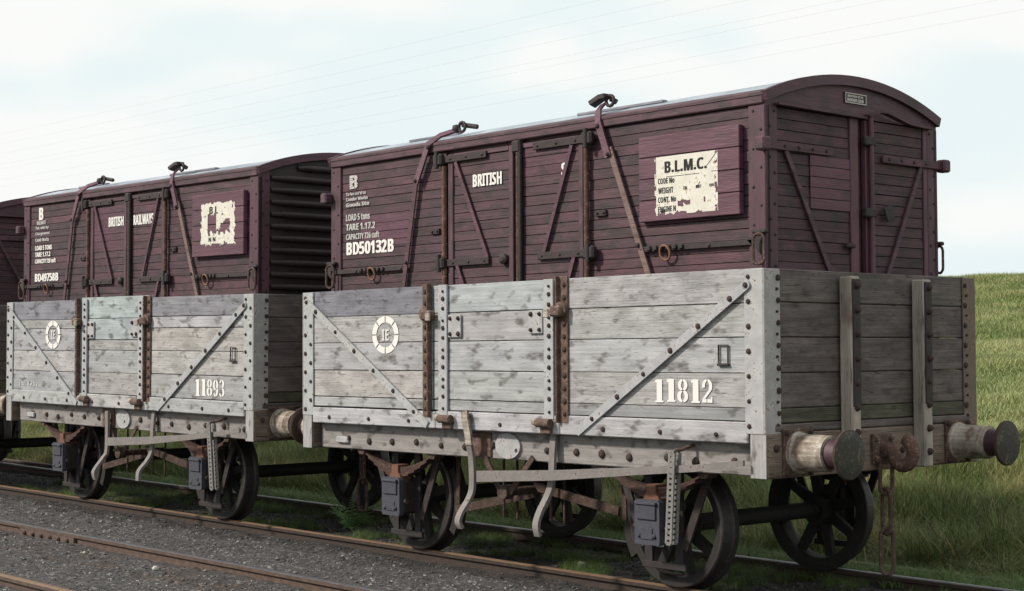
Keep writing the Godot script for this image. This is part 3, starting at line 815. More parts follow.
func container(cfg: Dictionary) -> Node3D:
	org = Vector3((CX0 + CX1) / 2, 1.25, 0)
	var piv := Vector3(-BODY / 2, 0, 0)
	var R := Basis(Vector3(0, 0, 1), cfg.tilt)
	var k := thing("freight_container", cfg.label, "container", Vector3(cfg.x, 0, 0) + piv + R * (org - piv) + Vector3(0, 0, cfg.dz), "containers riding in the wagons")
	k.basis = R
	var t0: Callable = func(_y: float) -> Color: return shade(cfg.get("tone", 1.0), 0.1)
	var low := 2.235
	# ---- carcass
	fresh(); span(CX0 + 0.05, CX1 - 0.05, 1.255, 3.56, -CHW + 0.043, CHW - 0.043, 0.0); commit("carcass", M.maroon_boards, k)
	for sg in [1.0, -1.0]:
		fresh(); span(CX0 + 0.02, CX1 - 0.02, 1.26, low, sg * (CHW - 0.045), sg * (CHW - 0.012), 0.0); commit("lower_panel", M.maroon_boards, k)
	for x in [CX0 + 0.015, CX1 - 0.015]:
		fresh(); span(x - 0.015, x + 0.015, 1.26, low, -CHW + 0.02, CHW - 0.02, 0.0); commit("lower_panel", M.maroon_boards, k)
	# ---- roof
	fresh()
	curved_sheet(-1.005, 1.005, CX0 + 0.002, CX1 - 0.002, -0.006)
	var roof := commit("roof", M.roof_sheet, k)
	for sg in [1.0, -1.0]:   # painted boards along the eaves
		fresh(shade(1.0, 0.05)); curved_sheet(minf(sg * 1.0, sg * 1.082), maxf(sg * 1.0, sg * 1.082), CX0 + 0.001, CX1 - 0.001, 0.0); commit("eave_board", M.maroon_boards, k)
	for q in [[-2.3, -1.35, 0.80], [-4.6, -3.9, 0.72]]:   # patched seams
		fresh(Color(0.62, 0.55, 0.57)); span(q[0], q[1], arch(q[2]) - 0.012, arch(q[2]) + 0.012, q[2] - 0.03, q[2] + 0.03, 0.005); commit("roof_batten", M.roof_sheet, roof)
	# ---- sides
	for sg in [1.0, -1.0]:
		var dirn := "z" if sg > 0 else "-z"
		var near: bool = sg > 0
		var zs := CHW - 0.012
		fresh(shade(1.0, 0.05)); span(CX0 + 0.01, CX1 - 0.01, 3.505, EAVE - 0.004, sg * (CHW - 0.05), sg * (CHW + 0.016), 0.008); commit("cant_rail", M.maroon_boards, k)
		for q in [[CX0, CX0 + 0.155], [CX1 - 0.155, CX1]]:
			fresh(shade(0.74, 0.05)); upright = true
			span(q[0], q[1], 1.26, 3.50, sg * (CHW - 0.05), sg * (CHW + 0.004), 0.006); upright = false
			var po := commit("corner_post", M.maroon_paint, k)
			fresh(Color(0.7, 0.7, 0.7))
			for i in 9: bolt(Vector3((q[0] + q[1]) * 0.5 + (0.04 if i % 2 else -0.03), 2.38 + i * 0.135, sg * (CHW + 0.004)), Vector3(0, 0, sg), 0.012, 0.008)
			stuff(commit("bolt_row", M.dark_iron, po))
		var tn_r: Callable = func(y: float) -> Color:
			if near and y < 2.52: return Color(1.0, 0.86, 0.84) * rng.randf_range(0.9, 1.0)
			return painted_board()
		var tn_l: Callable = func(y: float) -> Color:
			if near and absf(y - 3.31) < 0.06: return Color(0.98, 0.86, 0.82)
			return painted_board() * 0.9
		boards(k, -1.985, CX1 - 0.158, low, 3.50, zs, dirn, tn_r)
		boards(k, CX0 + 0.158, -3.705, low, 3.50, zs, dirn, tn_l)
		var dl := group_node("side_door", k); var dr := group_node("side_door", k)
		for dd in [[dl, -3.655, -2.815, -3.59, -2.868], [dr, -2.715, -1.99, -2.712, -2.045]]:
			var tn: Callable = func(y: float) -> Color:
				if near and dd[0] == dr and y > 3.17: return Color(1.0, 0.84, 0.92) * rng.randf_range(0.93, 1.0)
				return painted_board()
			boards(dd[0], dd[3] + 0.002, dd[4] - 0.002, low, 3.43, CHW - 0.004, dirn, tn)
			upright = true
			for q in [[dd[1], dd[3]], [dd[4], dd[2]]]:
				fresh(shade(1.05, 0.05)); span(q[0], q[1], low, 3.47, sg * (CHW - 0.05), sg * (CHW + 0.008), 0.005); commit("stile", M.maroon_boards, dd[0])
			upright = false
			fresh(shade(1.05, 0.05)); span(dd[3] + 0.001, dd[4] - 0.001, 3.432, 3.472, sg * (CHW - 0.05), sg * (CHW + 0.006), 0.004); commit("top_rail", M.maroon_boards, dd[0])
		var zf: float = sg * (CHW + 0.016)
		var nz := Vector3(0, 0, sg)
		var dk := Color(1.55, 1.2, 1.3)
		for h in [[dl, -3.80, -3.137, 3.428], [dl, -3.776, -3.11, 2.53], [dr, -1.85, -2.556, 3.432], [dr, -1.833, -2.51, 2.535]]:
			fresh(dk); span(h[1], h[2], h[3] - 0.03, h[3] + 0.03, sg * (CHW + 0.008), sg * (CHW + 0.024), 0.004)
			var hs := commit("hinge_strap", M.dark_iron, h[0])
			fresh(Color(0.8, 0.8, 0.8)); var hx: float = h[1] + 0.055 * signf(h[2] - h[1])
			box(Vector3(hx, h[3], sg * (CHW + 0.035)), Vector3(0.115, 0.105, 0.06), 0.015); tube([Vector3(hx, h[3] - 0.075, sg * (CHW + 0.06)), Vector3(hx, h[3] + 0.075, sg * (CHW + 0.06))], 0.02, 8)
			commit("hinge_block", M.dark_iron, hs)
			fresh()
			for i in 3: bolt(Vector3(lerpf(h[1], h[2], 0.3 + i * 0.31), h[3], sg * (CHW + 0.024)), nz, 0.014, 0.01)
			stuff(commit("bolt_row", M.dark_iron, hs))
		var mz := Color(1.0, 0.95, 0.98)
		bar2(dl, Vector3(-3.542, 3.395, zf), Vector3(-3.128, 2.556, zf), nz, 0.036, 0.014, "door_brace", M.maroon_paint, mz * 0.85)
		bar2(dl, Vector3(-3.525, 2.505, zf), Vector3(-3.40, 2.235, zf), nz, 0.036, 0.014, "door_brace", M.maroon_paint, mz * 0.85)
		bar2(dr, Vector3(-2.105, 3.40, zf), Vector3(-2.437, 2.562, zf), nz, 0.036, 0.014, "door_brace", M.maroon_paint, mz * 0.75)
		bar2(dr, Vector3(-2.085, 2.51, zf), Vector3(-2.19, 2.235, zf), nz, 0.036, 0.014, "door_brace", M.maroon_paint, mz * 0.85)
		# locking bars and hinge pins running up the jambs
		for q in [[-3.688, 3.37, M.rusty_iron, 0.023, Color(1.0, 0.82, 0.76)], [-1.937, 3.37, M.rusty_iron, 0.022, Color(0.8, 0.62, 0.6)], [-2.742, 3.45, M.rusty_iron, 0.015, Color(0.75, 0.68, 0.58)], [-2.712, 3.47, M.dark_iron, 0.02, Color(0.6, 0.6, 0.6)]]:
			fresh(q[4]); tube([Vector3(q[0], low, sg * (CHW + 0.02)), Vector3(q[0], q[1], sg * (CHW + 0.02))], q[3], 8); commit("jamb_bar", q[2], k)
		fresh(Color(0.7, 0.7, 0.7)); span(-2.80, -2.70, 3.40, 3.50, sg * (CHW - 0.02), sg * (CHW + 0.045), 0.012); commit("lock_keeper", M.dark_iron, k)
		fresh(); span(-2.815, -2.718, low, 3.5, sg * (CHW - 0.06), sg * (CHW - 0.03), 0.0); commit("jamb", M.maroon_boards, k)
		for q in [[-3.84, 2.815], [-1.80, 2.838]]:
			fresh(dk); span(q[0] - 0.055, q[0] + 0.055, q[1] - 0.025, q[1] + 0.025, sg * (CHW - 0.02), sg * (CHW + 0.006), 0.004)
			for s in [-1, 1]: bolt(Vector3(q[0] + s * 0.035, q[1], sg * (CHW + 0.006)), nz, 0.012, 0.012)
			commit("stop_plate", M.dark_iron, k)
		fresh(); lathe(Vector3(-2.925, 2.531, sg * CHW), nz, [[0.045, 0.0], [0.045, 0.03], [0.02, 0.05], [0.0, 0.05]], 10); commit("lock_boss", M.dark_iron, dl)
		# lashing irons: flat bars raking down from lifting eyes at the roof edge
		for q in [[[-3.70, 3.70, 0.93], [-3.80, 3.655, 1.03], [-3.885, 3.585, 1.094], [-4.065, 3.255, 1.094], [-4.285, 2.235, 1.094]], [[-1.835, 3.70, 0.99], [-1.815, 3.64, 1.065], [-1.79, 3.545, 1.094], [-1.68, 3.265, 1.094], [-1.235, 2.235, 1.094]]]:
			var sty := group_node("lashing_iron", k)
			var pts := []
			for p in q: pts.append(Vector3(p[0], p[1], sg * p[2]))
			fresh(Color(0.95, 0.9, 0.95)); flatbar(pts.slice(0, 4), Vector3(1, -0.3 * signf(q[4][0] - q[0][0]) * -1.0, 0).normalized(), 0.062, 0.018); commit("upper_bar", M.maroon_paint, sty)
			fresh(Color(1.15, 1.1, 1.15)); bar2(sty, pts[3] + Vector3(0, 0.07, -0.012 * sg), pts[4] + Vector3(0, 0, -0.012 * sg), nz, 0.05, 0.014, "lower_bar", M.maroon_boards if q[0][0] < -3.0 else M.frame_wood, Color(1.35, 1.15, 1.15) if q[0][0] < -3.0 else Color(0.50, 0.385, 0.41))
			fresh()
			for p in [2, 3]: bolt(pts[p] + Vector3(0, 0.02 if p == 3 else -0.03, sg * 0.008), nz, 0.02, 0.018)
			bolt(pts[3].lerp(pts[4], 0.68), nz, 0.018, 0.014)
			stuff(commit("bolt_row", M.dark_iron, sty))
			var ec: Vector3 = pts[0] + Vector3(0, 0.02, 0)
			fresh(Color(0.9, 0.85, 0.9))
			if q[0][0] < -3.0: lathe(ec + Vector3(0, -0.02, 0), Vector3.UP, [[0.0, -0.03], [0.032, -0.015], [0.04, 0.01], [0.034, 0.04], [0.0, 0.05]], 10)
			else: flatbar([ec + Vector3(-0.10, -0.015, 0.03), ec + Vector3(-0.02, 0.035, 0), ec + Vector3(0.05, 0.04, 0)], Vector3(0, 0, 1), 0.09, 0.035)
			commit("eye_cap", M.dark_iron, sty)
			fresh(); var ring := []
			for i in 12: ring.append(ec + Vector3(0.075 + cos(TAU * i / 12) * 0.042, 0.0 + sin(TAU * i / 12) * 0.042, 0.0))
			tube(ring, 0.014, 6, true); commit("eye_ring", M.dark_iron, sty)
			fresh(); tube([ec + Vector3(0.06, 0.02, -0.02), ec + Vector3(0.22 if q[0][0] < -3 else 0.10, -0.01, -0.05)], 0.022, 7); commit("eye_pin", M.dark_iron, sty)
		# horizontal tie bars with rings and corner shackles
		for q in [[-1.383, CX1 - 0.10, 2.528, -1.096], [CX0 + 0.02, -4.235, 2.515, -4.72]]:
			var tb := group_node("tie_bar", k)
			fresh(Color(1.1, 1.0, 1.05)); span(q[0], q[1], q[2] - 0.02, q[2] + 0.022, sg * CHW, sg * (CHW + 0.02), 0.004); commit("bar", M.dark_iron, tb)
			fresh(); var ring := []
			for i in 14: ring.append(Vector3(q[3] + cos(TAU * i / 14) * 0.05, q[2] - 0.035 + sin(TAU * i / 14) * 0.055, sg * (CHW + 0.035 + 0.012 * sin(TAU * i / 14))))
			tube(ring, 0.0095, 6, true); commit("ring", M.ochre_rust, tb)
			fresh()
			for i in 6: box(Vector3(q[3] - 0.17 + i * 0.065, q[2] + 0.005, sg * (CHW + 0.03)), Vector3(0.04, 0.035, 0.02), 0.006)
			bolt(Vector3(q[3] + 0.42, q[2], sg * (CHW + 0.02)), nz, 0.014, 0.01); bolt(Vector3(q[3] - 0.25, q[2], sg * (CHW + 0.02)), nz, 0.014, 0.01)
			stuff(commit("bolt_row", M.dark_iron, tb))
		for x in [CX1 - 0.035, CX0 + 0.045]:
			var sh := group_node("corner_shackle", k)
			fresh(Color(0.9, 0.9, 0.9)); box(Vector3(x, 2.60, sg * (CHW + 0.025)), Vector3(0.13, 0.03, 0.045), 0.008)
			prism(PackedVector2Array([Vector2(x - 0.13, 2.55), Vector2(x + 0.02, 2.62), Vector2(x + 0.02, 2.42)]), Transform3D(Basis.IDENTITY, Vector3(0, 0, sg * (CHW + 0.01))), 0.02); commit("bracket", M.dark_iron, sh)
			link(sh, Vector3(x + 0.01, 2.475, sg * (CHW + 0.055)), 0.215, 0.085, 0.011, Vector3(0.95, 0, -0.3 * sg), M.rusty_iron, "shackle")
	# ---- name board with its torn paper on the near side
	var nb := group_node("name_board", k)
	var nx0 := -1.352; var nx1 := -0.366
	for i in 4:
		fresh(Color(1.0, 1.0, 1.0) * rng.randf_range(0.94, 1.06))
		span(nx0, nx1, 3.377 - (i + 1) * 0.1615 + 0.002, 3.377 - i * 0.1615 - 0.002, CHW - 0.01, CHW + 0.042, 0.005); commit("plank", M.maroon_paint, nb)
	poster(nb, cfg.poster, CHW + 0.0445)
	# ---- lettering on the near side
	var zt := CHW - 0.0095
	for q in cfg.text:
		var zz: float = zt if q[6] == "panel" else CHW - 0.002
		lettering(q[0], "Droid Sans", Vector3(q[1], q[3], zz), Vector3.RIGHT, q[2] - q[1], q[4] - q[3], M[q[5]], k)
	for q in cfg.patches:   # areas of newer paint, board by board
		var y: float = q[3]
		tint = Color(q[4], q[4] * 0.94, q[4])
		while y > q[2] + 0.02:
			uvo = Vector2(rng.randf() * 5, rng.randf() * 5)
			span(q[0], q[1], maxf(y - 0.0725, q[2]), y, q[5], q[5] + 0.004, 0.0)
			y -= 0.0785
		stuff(commit("paint_patch", M.maroon_paint, k))
	# ---- ends
	end_doors(k, -1.0, {})
	if cfg.end == "doors": end_doors(k, 1.0, cfg)
	else: end_ribs(k)
	return k

func end_frame(k: Node3D, e: float, fx: float) -> void:
	for sg in [1.0, -1.0]:
		fresh(shade(0.72, 0.05)); upright = true
		span(fx - e * 0.05, fx, 1.26, arch(1.0) - 0.03, sg * 0.925, sg * (CHW - 0.001), 0.006); upright = false
		var po := commit("end_post", M.maroon_paint, k)
		fresh(Color(0.7, 0.7, 0.7))
		for i in 11: bolt(Vector3(fx, 2.36 + i * 0.11, sg * (0.98 + (0.03 if i % 2 else -0.02))), Vector3(e, 0, 0), 0.012, 0.008)
		stuff(commit("bolt_row", M.dark_iron, po))
	fresh(Color(0.72, 0.72, 0.72))
	var n := 20   # moulding under the roof edge
	var pts := []
	for i in n + 1:
		var z := lerpf(-1.075, 1.075, float(i) / n)
		pts.append(Vector3(fx + e * 0.006, arch(z) - 0.033, z))
	flatbar(pts, Vector3(1, 0, 0), 0.045, 0.075)
	commit("roof_moulding", M.maroon_paint, k)

func end_doors(k: Node3D, e: float, cfg: Dictionary) -> void:
	var fx := CX1 if e > 0 else CX0
	var dirn := "x" if e > 0 else "-x"
	var low := 2.235
	end_frame(k, e, fx)
	fresh(Color(0.74, 0.74, 0.74))
	var poly := PackedVector2Array([Vector2(-0.925, 3.50), Vector2(0.925, 3.50)])
	for i in 17:
		var z := lerpf(0.925, -0.925, i / 16.0)
		poly.append(Vector2(z, arch(z) - 0.06))
	prism(poly, Transform3D(Basis(Vector3(0, 0, 1), Vector3(0, 1, 0), Vector3(-1, 0, 0)), Vector3(fx - e * 0.02, 0, 0)), 0.03)
	commit("head_panel", M.maroon_paint, k)
	var nz := Vector3(e, 0, 0)
	var zx := fx + e * 0.006
	var tn: Callable = func(_y: float) -> Color: return painted_board()
	var dl := group_node("end_door", k); var dr := group_node("end_door", k)
	for dd in [[dl, 0.922, 0.08, -0.02], [dr, -0.87, -0.20, -0.11]]:
		boards(dd[0], minf(dd[1], dd[2]) + 0.002, maxf(dd[1], dd[2]) - 0.002, low, 3.492, fx - e * 0.008, dirn, tn)
		fresh(shade(1.0, 0.05)); upright = true
		span(fx - e * 0.04, fx + e * 0.006, low, 3.49, dd[2], dd[3], 0.005); upright = false
		commit("stile", M.maroon_paint, dd[0])
	fresh(shade(1.0, 0.05)); upright = true; span(fx - e * 0.04, fx + e * 0.001, low, 3.49, -0.923, -0.872, 0.004); upright = false; commit("stile", M.maroon_paint, dr)
	fresh(); upright = true; tube([Vector3(fx + e * 0.03, low, -0.147), Vector3(fx + e * 0.03, 3.53, -0.147)], 0.021, 8); upright = false; commit("locking_bar", M.maroon_paint, k)
	for y in [2.79, 3.33]:
		fresh(Color(0.85, 0.85, 0.85)); box(Vector3(fx + e * 0.03, y, -0.12), Vector3(0.045, 0.07, 0.14), 0.01); commit("bar_keeper", M.dark_iron, k)
	fresh(); box(Vector3(fx + e * 0.035, 2.80, -0.36), Vector3(0.02, 0.11, 0.11), 0.02, Basis(Vector3(1, 0, 0), 0.4)); commit("lock_plate", M.dark_iron, dr)
	fresh(); box(Vector3(fx + e * 0.02, 2.535, 0.115), Vector3(0.035, 0.035, 0.11), 0.008); commit("catch", M.dark_iron, dl)
	for h in [[dl, 1.105, 0.306], [dr, -1.125, -0.315]]:
		fresh(Color(1.1, 1.0, 1.03)); span(fx + e * 0.003, fx + e * 0.02, 3.185, 3.245, h[1], h[2], 0.004); var hs := commit("hinge_strap", M.maroon_boards, h[0])
		fresh(); box(Vector3(fx + e * 0.015, 3.215, h[1]), Vector3(0.09, 0.10, 0.09), 0.014); commit("hinge_block", M.maroon_boards, hs)
		fresh()
		for i in 4: bolt(Vector3(fx + e * 0.02, 3.215, lerpf(h[1], h[2], 0.3 + i * 0.2)), nz, 0.013, 0.01)
		stuff(commit("bolt_row", M.dark_iron, hs))
	bar2(dl, Vector3(zx, 3.186, 0.841), Vector3(zx, 2.235, 0.285), nz, 0.04, 0.016, "door_brace", M.maroon_boards)
	bar2(dr, Vector3(zx, 3.184, -0.829), Vector3(zx, 2.235, -0.325), nz, 0.04, 0.016, "door_brace", M.maroon_boards)
	# rain strips over the doors, one of them bent
	fresh(Color(1.1, 1.0, 1.0)); flatbar([Vector3(fx + e * 0.025, 3.508, 0.965), Vector3(fx + e * 0.025, 3.502, 0.3), Vector3(fx + e * 0.03, 3.499, -0.064)], Vector3(1, 0, 0), 0.05, 0.014); commit("rain_strip", M.maroon_boards, k)
	fresh(Color(1.1, 1.0, 1.0)); flatbar([Vector3(fx + e * 0.03, 3.522, -0.10), Vector3(fx + e * 0.035, 3.530, -0.15), Vector3(fx + e * 0.05, 3.556, -0.22), Vector3(fx + e * 0.055, 3.556, -0.30), Vector3(fx + e * 0.05, 3.53, -0.45), Vector3(fx + e * 0.035, 3.503, -0.62), Vector3(fx + e * 0.025, 3.496, -0.80), Vector3(fx + e * 0.025, 3.494, -0.942)], Vector3(1, 0, 0), 0.055, 0.014); commit("rain_strip", M.maroon_boards, k)
	if cfg.is_empty() or not cfg.has("plate"): return
	for i in 5:
		uvo = Vector2(rng.randf() * 5, rng.randf() * 5); tint = Color(1.0, 0.92, 0.96)
		var yy := 3.178 - i * 0.0785
		span(fx - 0.004, fx + 0.001, yy - 0.073, yy, 0.084, 0.555, 0.0)
	stuff(commit("paint_patch", M.maroon_paint, k))
	# cast plate
	fresh(Color(0.85, 0.85, 0.85)); span(fx, fx + 0.006, 3.600, 3.682, -0.13, 0.138, 0.004)
	var pt := commit("cast_plate", M.dark_iron, k)
	fresh()
	for q in [[3.602, 3.609, -0.126, 0.134], [3.672, 3.679, -0.126, 0.134]]: span(fx + 0.006, fx + 0.009, q[0], q[1], q[2], q[3], 0.0)
	for z in [-0.126, 0.127]: span(fx + 0.006, fx + 0.009, 3.609, 3.672, z, z + 0.007, 0.0)
	commit("plate_rim", M.plate_white, pt)
	lettering("BRITISH RLYS", "Droid Sans", Vector3(fx + 0.0065, 3.647, 0.105), Vector3(0, 0, -1), 0.19, 0.017, M.plate_white, pt)
	lettering(cfg.plate, "Droid Sans", Vector3(fx + 0.0065, 3.615, 0.11), Vector3(0, 0, -1), 0.20, 0.024, M.plate_white, pt)

func end_ribs(k: Node3D) -> void:
	end_frame(k, 1.0, CX1)
	fresh()
	var poly := PackedVector2Array([Vector2(-0.93, 2.2), Vector2(0.93, 2.2)])
	for i in 17:
		var z := lerpf(0.93, -0.93, i / 16.0)
		poly.append(Vector2(z, arch(z) - 0.05))
	prism(poly, Transform3D(Basis(Vector3(0, 0, 1), Vector3(0, 1, 0), Vector3(-1, 0, 0)), Vector3(CX1 - 0.03, 0, 0)), 0.02)
	commit("end_sheet", M.corrugated_paint, k)
	for i in 12:   # pressed ribs with rounded ends
		var y := 3.615 - i * 0.121
		if y < 2.24: continue
		var hz := minf(0.91, sqrt(maxf(0.05, pow(2.857, 2) - pow(y + 0.09 - 0.943, 2))) - 0.14) if y > 3.5 else 0.91
		fresh(Color.WHITE * rng.randf_range(0.9, 1.1))
		var pts := []
		for j in 9: pts.append([lerpf(-hz, hz, j / 8.0), 1.0])
		pts[0][1] = 0.35; pts[8][1] = 0.35
		for j in 8:
			for s in 8:
				var a0 := PI * s / 8; var a1 := PI * (s + 1) / 8
				var q := []
				var nn := []
				for c in [[j, a0], [j, a1], [j + 1, a1], [j + 1, a0]]:
					var f: float = pts[c[0]][1]
					q.append(Vector3(CX1 - 0.02 + sin(c[1]) * 0.078 * f, y + cos(c[1]) * 0.035 * (0.6 + 0.4 * f), pts[c[0]][0]))
					nn.append(Vector3(sin(c[1]), cos(c[1]), 0))
				vtri(q[0], q[1], q[2], nn[0], nn[1], nn[2]); vtri(q[0], q[2], q[3], nn[0], nn[2], nn[3])
		commit("rib", M.corrugated_paint, k)

func poster(parent: Node3D, kind: String, z: float) -> void:   # torn paper: cells of a fine grid are left out where it has gone
	var x0 := -1.185; var x1 := -0.565; var y0 := 2.772; var y1 := 3.21
	if kind == "torn": x0 = -1.19; x1 = -0.50; y0 = 2.835; y1 = 3.285
	var n := FastNoiseLite.new()
	n.seed = 77; n.frequency = 3.4; n.fractal_octaves = 5
	var nu := 124; var nv := 92
	tint = Color.WHITE
	for i in nu:
		for j in nv:
			var u := (i + 0.5) / nu; var v := (j + 0.5) / nv   # v from the top
			var r := n.get_noise_2d(u * 2.0, v * 1.6)
			var gone := false
			if kind == "whole":
				gone = v > 0.975 + r * 0.10 - (0.05 if u > 0.1 and u < 0.17 else 0.0) + (0.03 if u > 0.5 else 0.0)
				gone = gone or (v > 0.77 + r * 0.04 and v < 0.835 + r * 0.12 and u > 0.37 and u < 0.57)
				gone = gone or (absf(u - 0.66 - (0.6 - v) * 0.5) < 0.02 and v > 0.42 and v < 0.585 and r > -0.15)
				gone = gone or (absf(u - 0.86 - (0.2 - v) * 0.75) < 0.008 and v < 0.27)
				gone = gone or (absf(u - 0.795) < 0.014 and v > 0.755 and v < 0.84)
				gone = gone or (absf(u - 0.975) < 0.02 and (r > 0.12 or v > 0.9 and v < 0.93)) or (u > 0.965 and v > 0.60 and v < 0.70)
				gone = gone or (u < 0.022 and r > 0.05) or absf(v - 0.36 + u * 0.015) < 0.004
			else:
				gone = (u > 0.22 and u < 0.46 and v > 0.28 + r * 0.1 and v < 0.72 + r * 0.15)
				gone = gone or (u > 0.50 + (0.62 - v) * 1.1 + r * 0.15 and u < 0.84 + r * 0.1 and v > 0.40 and v < 0.70 + r * 0.12)
				gone = gone or v > 0.96 + r * 0.10 or v < 0.03 + r * 0.07 or u < 0.03 + r * 0.06 or u > 0.965 + r * 0.06
				gone = gone or r > 0.5
			if gone: continue
			var a := Vector3(lerpf(x0, x1, float(i) / nu), lerpf(y1, y0, float(j) / nv), z); var dx := Vector3((x1 - x0) / nu, 0, 0); var dy := Vector3(0, (y0 - y1) / nv, 0)
			quad(a, a + dx, a + dx + dy, a + dy, Vector3(0, 0, 1))
	var pp := commit("paper_notice", M.paper, parent)
	var W := x1 - x0; var H := y1 - y0
	var put_line := func(s: String, u0: float, u1: float, v0: float, v1: float, m: Material) -> void:
		lettering(s, "Droid Sans", Vector3(x0 + u0 * W, y1 - v1 * H, z - 0.001), Vector3.RIGHT, (u1 - u0) * W, (v1 - v0) * H, m, parent)
	if kind == "whole":
		put_line.call("B.L.M.C.", 0.17, 0.83, 0.09, 0.285, M.ink)
		put_line.call("CODE No", 0.055, 0.32, 0.37, 0.465, M.worn_ink)
		put_line.call("WEIGHT", 0.06, 0.30, 0.53, 0.63, M.worn_ink)
		put_line.call("TN", 0.46, 0.52, 0.545, 0.60, M.worn_ink); put_line.call("CWT", 0.66, 0.745, 0.545, 0.60, M.worn_ink); put_line.call("QRS", 0.87, 0.945, 0.545, 0.60, M.worn_ink)
		put_line.call("CONT. No", 0.055, 0.345, 0.69, 0.785, M.worn_ink)
		put_line.call("ENGINE N", 0.055, 0.34, 0.85, 0.945, M.worn_ink)
	else:
		put_line.call("B L", 0.27, 0.50, 0.10, 0.27, M.worn_ink)
		put_line.call("N N", 0.25, 0.44, 0.80, 0.90, M.worn_ink)

# ------------------------------------------------------------------ ground
var relief_noise := FastNoiseLite.new()
var hill_noise := FastNoiseLite.new()

func bank(x: float, z: float) -> float:
	var d := -z
	var y := -0.135
	if d > 1.6:
		y = -0.14 - 0.05 * smoothstep(1.6, 2.4, d)
		y += 0.121 * maxf(0.0, d - 3.0) * smoothstep(2.4, 4.5, d)
		var crest := 37.6 + hill_noise.get_noise_1d(x * 0.4) * 0.6
		if d > crest: y -= 0.121 * (d - crest) * (1.0 + 0.1 * minf(1.0, (d - crest) / 30.0))
		y += hill_noise.get_noise_2d(x * 1.4, z * 1.4) * 0.14 * smoothstep(2.5, 9.0, d)
	return y

func bed(x: float, z: float) -> float:   # ballast and cinders
	var y := -0.098 + relief_noise.get_noise_2d(x * 1.0, z * 1.0) * 0.022 + relief_noise.get_noise_2d(x * 9.0, z * 9.0) * 0.014 + relief_noise.get_noise_2d(x * 34.0, z * 34.0) * 0.006
	var between := smoothstep(0.95, 1.25, z) * (1.0 - smoothstep(2.2, 2.5, z))
	y += between * 0.022
	y += 0.012 * smoothstep(2.7, 3.0, z) * (1.0 - smoothstep(4.0, 4.3, z))
	if absf(z) < 0.8: y -= 0.012
	if z < -1.2: y -= 0.03 * smoothstep(1.2, 1.9, -z)
	return y

func sheet(xs: Array, zs: Array, f: Callable, called: String, m: Material, dyed := false) -> MeshInstance3D:
	var nx := xs.size(); var nz := zs.size()
	var v := PackedVector3Array(); var uv := PackedVector2Array(); var nn := PackedVector3Array(); var idx := PackedInt32Array(); var cc := PackedColorArray()
	for j in nz:
		for i in nx:
			if dyed: cc.append(bed_tone(xs[i], zs[j]))
			v.append(Vector3(xs[i], f.call(xs[i], zs[j]), zs[j])); uv.append(Vector2(xs[i], zs[j]))
	for j in nz:
		for i in nx:
			var a := v[j * nx + maxi(i - 1, 0)]; var b := v[j * nx + mini(i + 1, nx - 1)]
			var c := v[maxi(j - 1, 0) * nx + i]; var d := v[mini(j + 1, nz - 1) * nx + i]
			nn.append((d - c).cross(b - a).normalized())
	for j in nz - 1:
		for i in nx - 1:
			var a := j * nx + i
			idx.append_array([a, a + 1, a + nx + 1, a, a + nx + 1, a + nx])
	var arr := []
	arr.resize(Mesh.ARRAY_MAX)
	arr[Mesh.ARRAY_VERTEX] = v; arr[Mesh.ARRAY_NORMAL] = nn; arr[Mesh.ARRAY_TEX_UV] = uv; arr[Mesh.ARRAY_INDEX] = idx
	if cc.size(): arr[Mesh.ARRAY_COLOR] = cc
	var ms := ArrayMesh.new()
	ms.add_surface_from_arrays(Mesh.PRIMITIVE_TRIANGLES, arr)
	var o := MeshInstance3D.new()
	o.mesh = ms; o.material_override = m; o.name = called
	o.set_meta("kind", "structure")
	add_child(o)
	return o

func bed_tone(x: float, z: float) -> Color:   # cinders darker in ragged patches in the four-foot, oil-blackened beside its rails; brown earth on the camera side of the next rail
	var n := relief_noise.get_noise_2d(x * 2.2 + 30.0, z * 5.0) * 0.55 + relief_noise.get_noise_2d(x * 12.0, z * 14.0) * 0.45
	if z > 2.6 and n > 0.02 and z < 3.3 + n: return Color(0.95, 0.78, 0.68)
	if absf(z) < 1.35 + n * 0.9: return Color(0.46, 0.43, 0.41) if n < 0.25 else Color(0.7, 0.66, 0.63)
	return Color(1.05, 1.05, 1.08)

func steps(parts: Array) -> Array:   # [[from, to, step], ...]
	var out := []
	for p in parts:
		var n := int(ceil(absf(p[1] - p[0]) / p[2]))
		for i in n: out.append(lerpf(p[0], p[1], float(i) / n))
	out.append(parts[parts.size() - 1][1])
	return out

